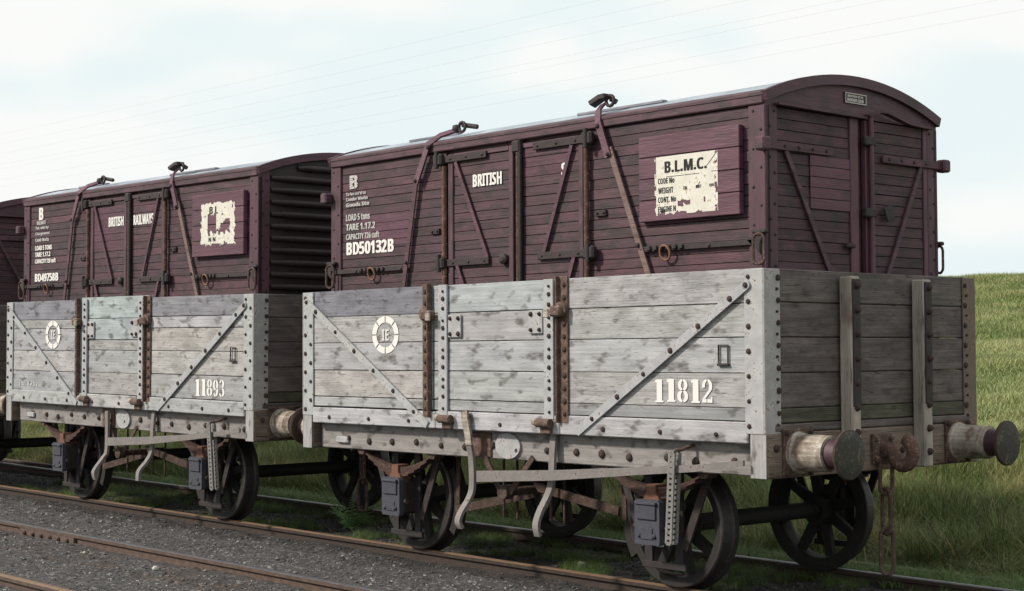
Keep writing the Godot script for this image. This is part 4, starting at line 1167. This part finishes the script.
func ground_textures() -> void:
	var w := 1024; var h := 1024
	var a := layer(w, h, 1, 1, 0.006, 501, 4)
	var b := layer(w, h, 1, 1, 0.035, 502, 3)
	var c := layer(w, h, 1, 1, 0.16, 503, 3)
	var cn := FastNoiseLite.new()
	cn.noise_type = FastNoiseLite.TYPE_CELLULAR; cn.frequency = 0.09; cn.seed = 504; cn.fractal_octaves = 1
	cn.cellular_return_type = FastNoiseLite.RETURN_CELL_VALUE
	var ci := cn.get_seamless_image(w, h); ci.convert(Image.FORMAT_L8)
	var cd := ci.get_data()
	var d := PackedByteArray(); d.resize(w * h * 3)
	var hd := PackedByteArray(); hd.resize(w * h)
	for i in w * h:
		var av := a[i] / 255.0; var bv := b[i] / 255.0; var cv := c[i] / 255.0; var sv := cd[i] / 255.0
		var col := Color(0.155, 0.148, 0.15).lerp(Color(0.405, 0.392, 0.40), clampf(0.10 + av * 0.45 + (bv - 0.5) * 0.5 + (cv - 0.5) * 0.4 + (sv - 0.5) * 0.35, 0.0, 1.0))
		if bv < 0.36: col = col.lerp(Color(0.20, 0.155, 0.13), (0.36 - bv) * 3.0)
		if sv > 0.93 and cv > 0.45: col = col.lerp(Color(0.58, 0.56, 0.54), 0.7)
		put(d, i, col)
		hd[i] = clampi(int(sv * 120.0 + cv * 90.0 + bv * 45.0), 0, 255)
	var m := mat("cinders", [to_tex(w, h, d), relief(w, h, hd, 6.0)], 2.6, 2.6, 0.95, 0.0, 0.9)
	w = 512; h = 512
	a = layer(w, h, 1, 1, 0.012, 511, 4); b = layer(w, h, 1, 1, 0.06, 512, 3); c = layer(w, h, 1, 1, 0.3, 513, 2)
	d = PackedByteArray(); d.resize(w * h * 3)
	for i in w * h:
		var t := clampf(a[i] / 255.0 * 0.6 + b[i] / 255.0 * 0.3 + (c[i] / 255.0 - 0.5) * 0.5, 0.0, 1.0)
		put(d, i, Color(0.38, 0.42, 0.20).lerp(Color(0.54, 0.55, 0.30), t))
	m = mat("turf", [to_tex(w, h, d), relief(w, h, c, 6.0)], 9.0, 9.0, 0.95, 0.0, 0.8)
	m.vertex_color_use_as_albedo = false

func rail(z: float, label: String, head: Material, at := Vector3.ZERO, web_tone := 1.0, from := -95.0, to := 30.0) -> Node3D:
	org = Vector3.ZERO
	var r := thing("rail", label, "rail", Vector3(0, -0.15, z) + at, "")
	var sec := [[0.055, 0.0], [0.06, 0.012], [0.02, 0.024], [0.009, 0.04], [0.009, 0.10], [0.033, 0.113], [0.035, 0.141]]
	fresh(Color(web_tone, web_tone * 0.97, web_tone * 0.95))  # one even tone over the whole web and foot
	var segs := 40
	for s in segs:
		var xa := lerpf(from, to, float(s) / segs); var xb := lerpf(from, to, float(s + 1) / segs)
		for sg in [-1.0, 1.0]:
			for i in sec.size() - 1:
				var p: Array = sec[i]; var q: Array = sec[i + 1]
				quad(Vector3(xa, p[1], sg * p[0]), Vector3(xb, p[1], sg * p[0]), Vector3(xb, q[1], sg * q[0]), Vector3(xa, q[1], sg * q[0]), Vector3(0, (p[0] - q[0]) * 0.99, sg * (q[1] - p[1])).normalized())
	commit("web_and_foot", M.rail_rust, r)
	fresh()
	for s in segs:
		var xa := lerpf(from, to, float(s) / segs); var xb := lerpf(from, to, float(s + 1) / segs)
		var top := [[-0.035, 0.141], [-0.026, 0.1485], [0.0, 0.150], [0.026, 0.1485], [0.035, 0.141]]
		for i in 4:
			var p: Array = top[i]; var q: Array = top[i + 1]
			quad(Vector3(xa, p[1], p[0]), Vector3(xb, p[1], p[0]), Vector3(xb, q[1], q[0]), Vector3(xa, q[1], q[0]), Vector3(0, 1, (p[0] + q[0]) * 8.0).normalized())
	commit("head", head, r)
	return r

func scatter(called: String, mesh: Mesh, where: Array, cols: Array, label: String, category: String) -> void:
	var mm := MultiMesh.new()
	mm.transform_format = MultiMesh.TRANSFORM_3D
	mm.use_colors = true
	mm.mesh = mesh
	mm.instance_count = where.size()
	for i in where.size():
		mm.set_instance_transform(i, where[i]); mm.set_instance_color(i, cols[i])
	var o := MultiMeshInstance3D.new()
	o.multimesh = mm; o.name = called
	o.set_meta("kind", "stuff")
	tag(o, label, category)
	add_child(o)

func tuft_mesh(blades: int, h: float, spread: float, lean: float, wid: float, sd: int) -> ArrayMesh:
	var r := RandomNumberGenerator.new(); r.seed = sd
	for b in blades:
		var a := r.randf() * TAU
		var base := Vector3(r.randf_range(-1, 1), 0, r.randf_range(-1, 1)) * spread
		var out := Vector3(cos(a), 0, sin(a))
		var side := Vector3(-out.z, 0, out.x)
		var hh := h * r.randf_range(0.45, 1.0)
		var ln := lean * r.randf_range(0.3, 1.2)
		var prev := base; var w0 := wid * r.randf_range(0.7, 1.2)
		var g := r.randf_range(0.75, 1.25)
		tint = Color(g * r.randf_range(0.92, 1.12), g, g * r.randf_range(0.8, 1.1))
		for s in 3:
			var t := (s + 1) / 3.0
			var nx := base + Vector3.UP * hh * (t - 0.25 * ln / h * t * t) + out * ln * t * t
			var wa := w0 * (1.0 - s / 3.2); var wb := w0 * (1.0 - (s + 1) / 3.2)
			var nn := (out * -0.5 + Vector3.UP * 0.6 + side * r.randf_range(-0.3, 0.3)).normalized()
			if s < 2: quad(prev - side * wa, prev + side * wa, nx + side * wb, nx - side * wb, nn)
			else: tri(prev - side * wa, prev + side * wa, nx, nn)
			prev = nx
	var arr := []
	arr.resize(Mesh.ARRAY_MAX)
	arr[Mesh.ARRAY_VERTEX] = P; arr[Mesh.ARRAY_NORMAL] = N; arr[Mesh.ARRAY_COLOR] = C
	var m := ArrayMesh.new()
	m.add_surface_from_arrays(Mesh.PRIMITIVE_TRIANGLES, arr)
	m.surface_set_material(0, M.blade)
	P = PackedVector3Array(); N = PackedVector3Array(); U = PackedVector2Array(); C = PackedColorArray()
	return m

func stone_mesh(sd: int) -> ArrayMesh:
	var r := RandomNumberGenerator.new(); r.seed = sd
	var o := [Vector3(1, 0, 0), Vector3(-1, 0, 0), Vector3(0, 1, 0), Vector3(0, -1, 0), Vector3(0, 0, 1), Vector3(0, 0, -1)]
	var pts := []
	for v in o: pts.append((v + Vector3(r.randf_range(-0.35, 0.35), r.randf_range(-0.35, 0.35), r.randf_range(-0.35, 0.35))) * r.randf_range(0.75, 1.1))
	tint = Color.WHITE
	for f in [[0, 2, 4], [4, 2, 1], [1, 2, 5], [5, 2, 0], [0, 4, 3], [4, 1, 3], [1, 5, 3], [5, 0, 3]]:
		var c: Vector3 = pts[f[0]] + pts[f[1]] + pts[f[2]]
		tri(pts[f[0]], pts[f[1]], pts[f[2]], c.normalized())
	var arr := []
	arr.resize(Mesh.ARRAY_MAX)
	arr[Mesh.ARRAY_VERTEX] = P; arr[Mesh.ARRAY_NORMAL] = N; arr[Mesh.ARRAY_COLOR] = C
	var m := ArrayMesh.new()
	m.add_surface_from_arrays(Mesh.PRIMITIVE_TRIANGLES, arr)
	m.surface_set_material(0, M.stone)
	P = PackedVector3Array(); N = PackedVector3Array(); U = PackedVector2Array(); C = PackedColorArray()
	return m

func build_sky() -> PanoramaSkyMaterial:
	var w := 1024; var h := 512
	var n := FastNoiseLite.new(); n.seed = 5; n.frequency = 1.5; n.fractal_octaves = 5
	var n2 := FastNoiseLite.new(); n2.seed = 9; n2.frequency = 5.0; n2.fractal_octaves = 4
	var d := PackedByteArray(); d.resize(w * h * 3)
	for y in h:
		var el := PI * (0.5 - (y + 0.5) / h)
		for x in w:
			var az := TAU * (x + 0.5) / w
			var dir := Vector3(cos(az) * cos(el), sin(el) * 3.0, sin(az) * cos(el))
			var t := clampf(0.5 + n.get_noise_3dv(dir) * 1.1 + n2.get_noise_3dv(dir) * 0.75, 0.0, 1.0)
			put(d, y * w + x, Color(0.90, 0.945, 0.95).lerp(Color(0.966, 0.970, 0.962), smoothstep(0.05, 0.7, t)))
	var p := PanoramaSkyMaterial.new()
	p.panorama = to_tex(w, h, d)
	p.energy_multiplier = 1.0
	return p

func _ready() -> void:
	rng.seed = 20240611
	# ---- camera
	var cam := Camera3D.new()
	cam.name = "camera"
	cam.position = Vector3(7.1047, 1.8273, 9.9921)
	cam.basis = Basis(Vector3.UP, 0.8399) * Basis(Vector3.RIGHT, 0.0298)
	cam.fov = 2.0 * rad_to_deg(atan(295.5 / 1622.35))
	cam.near = 0.1; cam.far = 2000.0
	add_child(cam)
	cam.current = true
	# ---- sky and sun
	var env := Environment.new()
	env.background_mode = Environment.BG_SKY
	env.sky = Sky.new()
	env.sky.sky_material = build_sky()
	env.background_energy_multiplier = 0.77
	env.tonemap_mode = Environment.TONE_MAPPER_LINEAR
	env.tonemap_exposure = 1.36
	env.sdfgi_enabled = true; env.ssao_enabled = true; env.ssil_enabled = true
	var we := WorldEnvironment.new()
	we.name = "environment"
	we.environment = env
	add_child(we)
	var sun := DirectionalLight3D.new()
	sun.name = "sun"
	sun.light_color = Color(1.0, 0.965, 0.91)
	sun.light_energy = 1.02
	sun.light_angular_distance = 6.0
	sun.shadow_enabled = true
	add_child(sun)
	sun.look_at_from_position(Vector3(-5.0, 7.0, 8.0), Vector3.ZERO)

	make_materials()
	ground_textures()
	print("textures ", Time.get_ticks_msec())
	relief_noise.seed = 31; relief_noise.frequency = 0.5; relief_noise.fractal_octaves = 3
	hill_noise.seed = 32; hill_noise.frequency = 0.12; hill_noise.fractal_octaves = 3

	# ---- the setting
	sheet(steps([[-900, -120, 60], [-120, -50, 5], [-50, 12, 0.8], [12, 60, 6], [60, 900, 70]]), steps([[-900, -80, 60], [-80, -45, 2.5], [-45, -12, 0.7], [-12, -1.2, 0.25], [-1.2, 40, 3.0], [40, 900, 60]]),
		func(x: float, z: float) -> float: return bank(x, z) - (0.08 if z > -1.7 else 0.0), "ground", M.turf)
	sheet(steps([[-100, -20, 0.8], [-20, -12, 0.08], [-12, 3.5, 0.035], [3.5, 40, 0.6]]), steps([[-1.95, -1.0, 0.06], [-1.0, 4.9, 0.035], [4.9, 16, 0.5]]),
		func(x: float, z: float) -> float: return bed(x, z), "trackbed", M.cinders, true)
	print("ground ", Time.get_ticks_msec())
	# ---- rails
	rail(GAUGE, "tan rusted rail under the wheels on the gravel side of the wagons", M.rail_tan, Vector3.ZERO, 0.42)
	rail(-GAUGE, "bright worn rail under the wheels on the grass side of the wagons", M.rail_steel, Vector3.ZERO, 0.5)
	var fr := rail(2.64, "brown rail of the empty track with a bolted joint plate", M.rail_steel)
	rail(4.3625, "outer rail of the empty track, farthest from the wagons", M.rail_tan)
	rail(-1.64, "dark disused rail lying along the edge of the long grass", M.rail_rust, Vector3(0, -0.055, 0), 0.5)
	fresh()
	prism(PackedVector2Array([Vector2(-8.52, 0.035), Vector2(-7.36, 0.035), Vector2(-7.36, 0.11), Vector2(-8.52, 0.11)]), Transform3D(Basis.IDENTITY, Vector3(0, 0, 0.028)), 0.03)
	var fp := commit("joint_plate", M.rail_rust, fr)
	fresh()
	for i in 6: bolt(Vector3(-8.4 + i * 0.185, 0.075, 0.043), Vector3(0, 0, 1), 0.026, 0.025)
	stuff(commit("bolt_row", M.bolt_rust, fp))

	# ---- wagons and containers
	var blue := Color(0.47, 0.47, 0.55); var pale := Color(0.98, 1.04, 1.05)
	var x2 := -6.383; var x3 := x2 - 5.5 - 0.88
	var door_springs := [[-3.09, [[1.315, 1.0], [1.29, 0.87], [1.285, 0.66], [1.32, 0.56], [1.41, 0.45], [1.44, 0.38], [1.41, 0.325]], true], [-2.15, [[1.24, 1.13], [1.26, 0.95], [1.27, 0.76], [1.31, 0.65], [1.40, 0.52], [1.44, 0.42], [1.42, 0.335]], false]]
	var c1 := [2.33, 2.092, 1.853, 1.605, 1.363, 1.272]
	wagon({"x": 0.0, "tilt": 0.0076, "label": "weathered grey five-plank open wagon stencilled 11812 with its end and buffers free", "number": "11812", "number_box": [-1.035, -0.45, 1.391, 1.558], "emblem": [-4.25, 1.918],
		"cuts_l": c1, "cuts_d": c1, "cuts_r": c1, "tones_l": [blue, null, null, null, null], "tones_d": [pale, null, null, null, null], "tones_r": [null, null, null, null, Color(0.66, 0.66, 0.66)],
		"straps": [[-3.50, -3.385], [-2.195, -2.085]], "pillars": [[-3.715, -3.63, -3.622, -3.66, -3.545, -3.37], [-2.025, -1.925, -2.032, -1.975, -2.085, -2.16]],
		"plates": [[-3.375, -3.21, 1.885, 2.075], [-2.375, -2.215, 1.905, 2.09]], "lever": [-2.95], "rack": [-0.775, -0.815], "springs": door_springs, "reach_r": 0.47, "reach_l": 0.435, "single": true})
	wagon({"x": x2, "tilt": -0.003, "label": "weathered grey plank open wagon stencilled 11893 coupled behind wagon 11812", "number": "11893", "number_box": [-1.09, -0.505, 1.30, 1.472], "emblem": [-4.285, 1.93], "faint": true,
		"cuts_l": [2.33, 2.106, 1.999, 1.743, 1.50, 1.262], "cuts_d": [2.352, 2.11, 1.872, 1.755, 1.506, 1.268], "cuts_r": [2.33, 2.12, 1.998, 1.758, 1.512, 1.267], "tones_l": [Color(0.54, 0.54, 0.60), Color(0.80, 0.81, 0.81), null, null, null], "tones_d": [Color(0.92, 1.04, 1.03), Color(0.85, 0.93, 0.95), null, null, null], "tones_r": [Color(0.56, 0.56, 0.63), null, null, null, null],
		"straps": [[-3.53, -3.42], [-2.25, -2.15]], "pillars": [[-3.71, -3.63, -3.622, -3.66, -3.545, -3.40], [-2.08, -1.99, -2.09, -2.03, -2.14, -2.22]],
		"plates": [[-3.41, -3.26, 1.885, 2.075], [-2.41, -2.26, 1.905, 2.09]], "lever": [-2.84], "springs": [[-2.99, [[1.27, 1.08], [1.27, 0.66], [1.31, 0.57], [1.40, 0.46], [1.43, 0.40], [1.41, 0.33]], false], [-2.0, [[1.24, 1.13], [1.26, 0.95], [1.27, 0.70], [1.33, 0.58], [1.42, 0.48], [1.43, 0.38]], false]], "reach_r": 0.435, "reach_l": 0.435})
	wagon({"x": x3, "tilt": 0.0, "label": "plank open wagon mostly hidden beyond the wagon stencilled 11893", "number": "11839", "number_box": [-1.09, -0.505, 1.30, 1.472], "emblem": [-4.25, 1.918],
		"cuts_l": c1, "cuts_d": c1, "cuts_r": c1, "tones_l": [], "tones_d": [], "tones_r": [], "straps": [[-3.50, -3.385], [-2.195, -2.085]], "pillars": [[-3.715, -3.63, -3.622, -3.66, -3.545, -3.37], [-2.025, -1.925, -2.032, -1.975, -2.085, -2.16]],
		"plates": [[-3.375, -3.21, 1.885, 2.075]], "lever": [-2.95], "springs": door_springs, "reach_r": 0.435, "reach_l": 0.47})
	print("wagons ", Time.get_ticks_msec())
	var W := "white_paint"; var FD := "faded_paint"
	container({"x": 0.0, "tilt": 0.0076, "dz": 0.0, "label": "maroon boarded container with the whole B.L.M.C. notice and closed end doors", "end": "doors", "plate": "BD50132B", "poster": "whole",
		"text": [["BRITISH", -3.331, -2.966, 3.163, 3.268, W, "door"], ["S", -2.24, -2.19, 3.172, 3.27, W, "door"], ["BD50132B", -5.155, -4.447, 2.672, 2.788, W, "panel"],
			["B", -5.10, -4.99, 3.285, 3.41, FD, "panel"], ["To be ret'd to", -5.165, -4.86, 3.225, 3.255, FD, "panel"], ["Condor Works", -5.165, -4.83, 3.175, 3.208, FD, "panel"], ["Goods Stn", -5.165, -4.81, 3.12, 3.158, FD, "panel"],
			["LOAD 5 tons", -5.165, -4.80, 2.99, 3.05, FD, "panel"], ["TARE 1.17.2", -5.165, -4.72, 2.90, 2.96, FD, "panel"], ["CAPACITY 726 cuft", -5.165, -4.66, 2.812, 2.872, FD, "panel"]],
		"patches": [[-4.92, -4.17, 2.735, 3.02, 0.92, CHW - 0.016]]})
	container({"x": x2 + 0.01, "tilt": -0.003, "dz": 0.09, "label": "maroon container with a torn notice and a dark ribbed metal end", "end": "ribs", "poster": "torn", "tone": 0.9,
		"text": [["BRITISH", -3.235, -2.895, 3.15, 3.255, W, "door"], ["RAILWAYS", -2.665, -2.235, 3.14, 3.25, W, "door"], ["BD49758B", -5.10, -4.49, 2.575, 2.67, W, "panel"],
			["B", -5.0, -4.90, 3.32, 3.47, W, "panel"], ["RAILWAYS", -5.06, -4.83, 3.265, 3.31, FD, "panel"], ["Tot. wks by", -5.10, -4.75, 3.20, 3.245, FD, "panel"], ["Chargement", -5.10, -4.72, 3.13, 3.175, FD, "panel"], ["Condr Works", -5.10, -4.74, 3.06, 3.105, FD, "panel"],
			["LOAD 5 TONS", -5.10, -4.66, 2.955, 3.01, W, "panel"], ["TARE 1.17.2", -5.10, -4.70, 2.875, 2.93, W, "panel"], ["CAPACITY 720 cuft", -5.10, -4.56, 2.795, 2.85, W, "panel"]],
		"patches": [[-3.585, -2.87, 2.88, 3.38, 0.8, CHW - 0.008]]})
	container({"x": x3 - 0.25, "tilt": 0.0, "dz": 0.0, "dy": -0.004, "label": "maroon container mostly hidden beyond the one with the torn notice", "end": "doors", "poster": "torn", "text": [], "patches": []})
	print("containers ", Time.get_ticks_msec())

	# ---- overhead wires along the line
	org = Vector3.ZERO
	for q in [[7.55, -8.0], [7.30, -8.0], [7.05, -8.0], [6.85, -8.3], [6.66, -8.0], [6.45, -8.3], [6.20, -8.0]]:
		var wr := thing("overhead_wire", "thin telegraph wire strung along the line above the wagons", "wire", Vector3(0, q[0], q[1]), "telegraph wires")
		fresh()
		var pts := []
		for i in 13:
			var s := i / 12.0
			pts.append(Vector3(lerpf(-62.0, 14.0, s), -0.35 + 1.4 * (s - 0.5) * (s - 0.5), 0))
		tube(pts, 0.0011, 5)
		commit("strand", M.plate_white, wr)

	# ---- loose stones, gravel
	plain("stone", Color.WHITE, 0.95)
	var st_a := stone_mesh(1)
	var where := []; var cols := []
	for i in 42000:
		var x := rng.randf_range(-16.0, 3.2); var z := rng.randf_range(-1.4, 4.6)
		if absf(absf(z) - GAUGE) < 0.07 or absf(z - 2.64) < 0.07 or absf(z - 4.36) < 0.07: continue
		var s := rng.randf_range(0.004, 0.011) * (1.0 if rng.randf() < 0.95 else 1.9)
		if absf(z) < 0.8: s *= 1.15
		var b := Basis.from_euler(Vector3(rng.randf() * TAU, rng.randf() * TAU, rng.randf() * TAU)).scaled(Vector3(s, s * 0.7, s * rng.randf_range(0.7, 1.3)))
		where.append(Transform3D(b, Vector3(x, bed(x, z) + s * 0.3, z)))
		var g := rng.randf_range(0.04, 0.18) if rng.randf() < 0.95 else rng.randf_range(0.2, 0.36)
		g *= bed_tone(x, z).g
		cols.append(Color(g * rng.randf_range(0.98, 1.06), g, g * rng.randf_range(0.97, 1.08)))
	for i in 1800:
		var x := rng.randf_range(-13.0, 3.0); var z := rng.randf_range(-1.4, 4.6)
		if absf(absf(z) - GAUGE) < 0.09 or absf(z - 2.64) < 0.09 or absf(z - 4.36) < 0.09: continue
		var s := rng.randf_range(0.012, 0.026)
		var b := Basis.from_euler(Vector3(rng.randf() * 0.6, rng.randf() * TAU, rng.randf() * 0.6)).scaled(Vector3(s, s * 0.6, s * rng.randf_range(0.6, 1.2)))
		where.append(Transform3D(b, Vector3(x, bed(x, z) + s * 0.2, z)))
		var g := rng.randf_range(0.05, 0.22) * bed_tone(x, z).g
		cols.append(Color(g * 1.05, g, g * 0.97))
	scatter("gravel", st_a, where, cols, "fine grey gravel and cinders over the trackbed", "gravel")
	var k := 0
	for q in [[-3.007, 0.11, 0.05, 0.34, "pale rounded stone lying between the rails under wagon 11812"], [-5.127, 3.064, 0.034, 0.45, "whitish stone lying between the rails of the empty track"], [-6.609, 2.95, 0.024, 0.34, "small pale stone beside the brown rail of the empty track"]]:
		var o := thing("stone", q[4], "stone", Vector3(q[0], bed(q[0], q[1]), q[1]))
		fresh(Color(q[3], q[3] * 0.96, q[3] * 0.88))
		var r := RandomNumberGenerator.new(); r.seed = 60 + k
		var lump := FastNoiseLite.new(); lump.seed = 90 + k; lump.frequency = 1.6
		for iu in 12:
			for iv in 7:
				var q4 := []
				for c in [[iu, iv], [iu + 1, iv], [iu + 1, iv + 1], [iu, iv + 1]]:
					var th: float = TAU * (c[0] % 12) / 12.0; var ph: float = PI * c[1] / 7.0
					var dv := Vector3(sin(ph) * cos(th), cos(ph), sin(ph) * sin(th))
					q4.append((dv * (1.0 + lump.get_noise_3dv(dv) * 0.75) * Vector3(1.0, 0.6, 0.8) + Vector3(0, 0.45, 0)) * q[2])
				var nn: Vector3 = (q4[0] + q4[2]) * 0.5 - Vector3(0, 0.45 * q[2], 0)
				quad(q4[0], q4[1], q4[2], q4[3], nn.normalized())
		commit("stone_body", M.stone, o)
		k += 1

	# ---- grass
	var bl := plain("blade", Color.WHITE, 0.75)
	bl.backlight_enabled = true; bl.backlight = Color(0.5, 0.5, 0.5)
	var rank := tuft_mesh(46, 0.56, 0.16, 0.52, 0.0045, 1)
	var turf := tuft_mesh(40, 0.14, 0.18, 0.09, 0.0042, 4)
	var gw := []; var gc := []
	var pn := FastNoiseLite.new(); pn.seed = 71; pn.frequency = 0.55; pn.fractal_octaves = 3
	for i in 26000:
		var x := rng.randf_range(-24.0, 5.0); var z := -1.75 - 7.5 * pow(rng.randf(), 1.1)
		var pv := pn.get_noise_2d(x, z)
		var e := smoothstep(1.7, 2.3, -z + pv * 0.6)
		if rng.randf() > 0.15 + e: continue
		var tall := (0.35 + 0.65 * e) * (1.0 - 0.55 * smoothstep(5.5, 8.5, -z)) * rng.randf_range(0.5, 1.15) * (1.0 + pv * 0.6)
		var wide := rng.randf_range(0.8, 1.3)
		var B := Basis(Vector3.UP, rng.randf() * TAU).scaled(Vector3(wide, tall, wide))
		B = Basis(Vector3(1, 0, 0.3).normalized(), rng.randf_range(-0.35, 0.35)) * B
		gw.append(Transform3D(B, Vector3(x, bank(x, z) - 0.01, z)))
		var straw := smoothstep(0.05, 0.45, pn.get_noise_2d(x * 1.3 + 40.0, z * 1.3)) * 0.7
		if rng.randf() < 0.14: straw = 0.9
		if Vector2(x + 4.9, z + 6.6).length() < 1.4 * rng.randf(): straw = 1.0
		gc.append(Color(0.095, 0.135, 0.036).lerp(Color(0.30, 0.245, 0.115), straw) * rng.randf_range(0.6, 1.7))
	scatter("long_grass", rank, gw, gc, "rank long green and straw-coloured grass growing behind the siding", "grass")
	# meadow on the slope
	gw = []; gc = []
	var cw := []; var cl := []
	for i in 110000:
		var z := -6.0 - 37.5 * pow(rng.randf(), 1.35)
		var xr := 7.1 - 0.593 * (10.0 - z); var xl := 7.1 - 0.74 * (10.0 - z)
		var x := rng.randf_range(xl - 5.0, xr + 6.0 + 16.0 * pow(rng.randf(), 2.0))
		var pv := pn.get_noise_2d(x * 0.8, z * 0.6) * 0.7
		var sc := rng.randf_range(0.7, 1.4) * (1.0 + smoothstep(-15.0, -40.0, z) * 0.5)
		gw.append(Transform3D(Basis(Vector3.UP, rng.randf() * TAU).scaled(Vector3(sc * 1.2, sc * (0.8 + pv * 0.6), sc * 1.2)), Vector3(x, bank(x, z) - 0.01, z)))
		gc.append(Color(0.22, 0.29, 0.10).lerp(Color(0.44, 0.45, 0.22), clampf(0.5 + pv * 1.2 + rng.randf_range(-0.25, 0.25), 0.0, 1.0)) * rng.randf_range(0.85, 1.15))
	for i in 2600:   # coarser clumps and seed stalks standing out of the turf
		var z := -8.0 - 30.5 * rng.randf()
		var x := rng.randf_range(7.1 - 0.74 * (10.0 - z) - 4.0, 7.1 - 0.593 * (10.0 - z) + 12.0)
		if pn.get_noise_2d(x * 0.9, z * 0.9) < 0.0: continue
		var sc := rng.randf_range(0.25, 0.6)
		cw.append(Transform3D(Basis(Vector3.UP, rng.randf() * TAU).scaled(Vector3(sc, sc, sc)), Vector3(x, bank(x, z) - 0.01, z)))
		cl.append(Color(0.13, 0.175, 0.06).lerp(Color(0.33, 0.29, 0.15), rng.randf()))
	scatter("grass_clumps", rank, cw, cl, "coarser dark and straw clumps standing out of the meadow turf", "grass")
	scatter("meadow_grass", turf, gw, gc, "short pale meadow grass covering the slope up to the skyline", "grass")
	# tufts between the rails and along the track edge
	gw = []; gc = []
	for i in 6500:
		var x := rng.randf_range(-14.0, 2.0); var z := rng.randf_range(-1.6, 0.75)
		if absf(absf(z) - GAUGE) < 0.06: continue
		if z > -0.75 and (pn.get_noise_2d(x * 2.0, z * 2.0) < 0.02 + 0.12 * smoothstep(-0.7, 0.4, z)): continue
		var s := rng.randf_range(0.25, 0.75) * (1.0 if z < -0.9 else 0.7)
		gw.append(Transform3D(Basis(Vector3.UP, rng.randf() * TAU).scaled(Vector3(s * 0.7, s * 0.5, s * 0.7)), Vector3(x, bed(x, z) - 0.005, z)))
		gc.append(Color(0.115, 0.18, 0.05) * rng.randf_range(0.7, 1.3))
	scatter("track_weeds", rank, gw, gc, "scattered small grass tufts growing between the rails under the wagons", "weeds")
	# one leafy weed by the wheel and one dock stem by the far buffer
	weed(Vector3(-6.70, bed(-6.70, -0.13), -0.13))
	dock(Vector3(-3.1, 0, -6.0))
	print("done ", Time.get_ticks_msec())

func weed(at: Vector3) -> void:
	var o := thing("weed_plant", "bright green leafy weed between the rails beside a wagon wheel", "plant", at)
	var r := RandomNumberGenerator.new(); r.seed = 12
	for i in 16:
		var a := TAU * i / 16.0 + r.randf() * 0.4
		var ln := r.randf_range(0.18, 0.36)
		var tip := Vector3(cos(a) * ln, r.randf_range(0.14, 0.32), sin(a) * ln)
		tint = Color(0.10, 0.19, 0.05)
		tube([Vector3.ZERO, tip * 0.5 + Vector3(0, 0.05, 0), tip], 0.003, 4)
		for j in 9:
			var t := (j + 1) / 9.0
			var c := (tip * 0.5 + Vector3(0, 0.05, 0)) * (2.0 * t) if t < 0.5 else (tip * 0.5 + Vector3(0, 0.05, 0)).lerp(tip, t * 2.0 - 1.0)
			for s in [-1.0, 1.0]:
				var sd: Vector3 = Vector3(-sin(a), 0.3, cos(a)) * s
				var w := 0.085 * (1.15 - t) * r.randf_range(0.8, 1.3)
				var fwd := Vector3(cos(a), 0.1, sin(a)) * 0.018
				tint = Color(0.30, 0.47, 0.20) * r.randf_range(0.75, 1.25)
				var nn := Vector3(r.randf_range(-0.3, 0.3), 1, r.randf_range(-0.3, 0.3)).normalized()
				quad(c, c + sd * w * 0.6 - fwd, c + sd * w + fwd, c + sd * w * 0.4 + fwd * 1.4, nn)
		commit("frond", M.blade, o)

func dock(at: Vector3) -> void:
	at.y = bank(at.x, at.z)
	var o := thing("dock_plant", "dark seeded dock stem standing in the grass behind the buffer", "plant", at)
	var r := RandomNumberGenerator.new(); r.seed = 19
	tint = Color(0.06, 0.045, 0.025)
	tube([Vector3.ZERO, Vector3(0.03, 0.5, 0), Vector3(0.10, 0.95, 0.02)], 0.006, 5)
	commit("stem", M.blade, o)
	for i in 130:
		var t := r.randf_range(0.45, 1.0)
		var c := Vector3(0.03, 0.5, 0).lerp(Vector3(0.10, 0.95, 0.02), t * 2.0 - 1.0) if t > 0.5 else Vector3(0.03, 0.5, 0) * t * 2.0
		c += Vector3(r.randf_range(-1, 1), r.randf_range(-1, 1), r.randf_range(-1, 1)) * 0.045
		tint = Color(0.05, 0.038, 0.022) * r.randf_range(0.7, 1.4)
		var d := Vector3(r.randf_range(-1, 1), r.randf_range(-1, 1), r.randf_range(-1, 1)) * 0.02
		var e := Vector3(r.randf_range(-1, 1), r.randf_range(-1, 1), r.randf_range(-1, 1)) * 0.02
		tri(c, c + d, c + e, d.cross(e).normalized())
	stuff(commit("seed_head", M.blade, o))
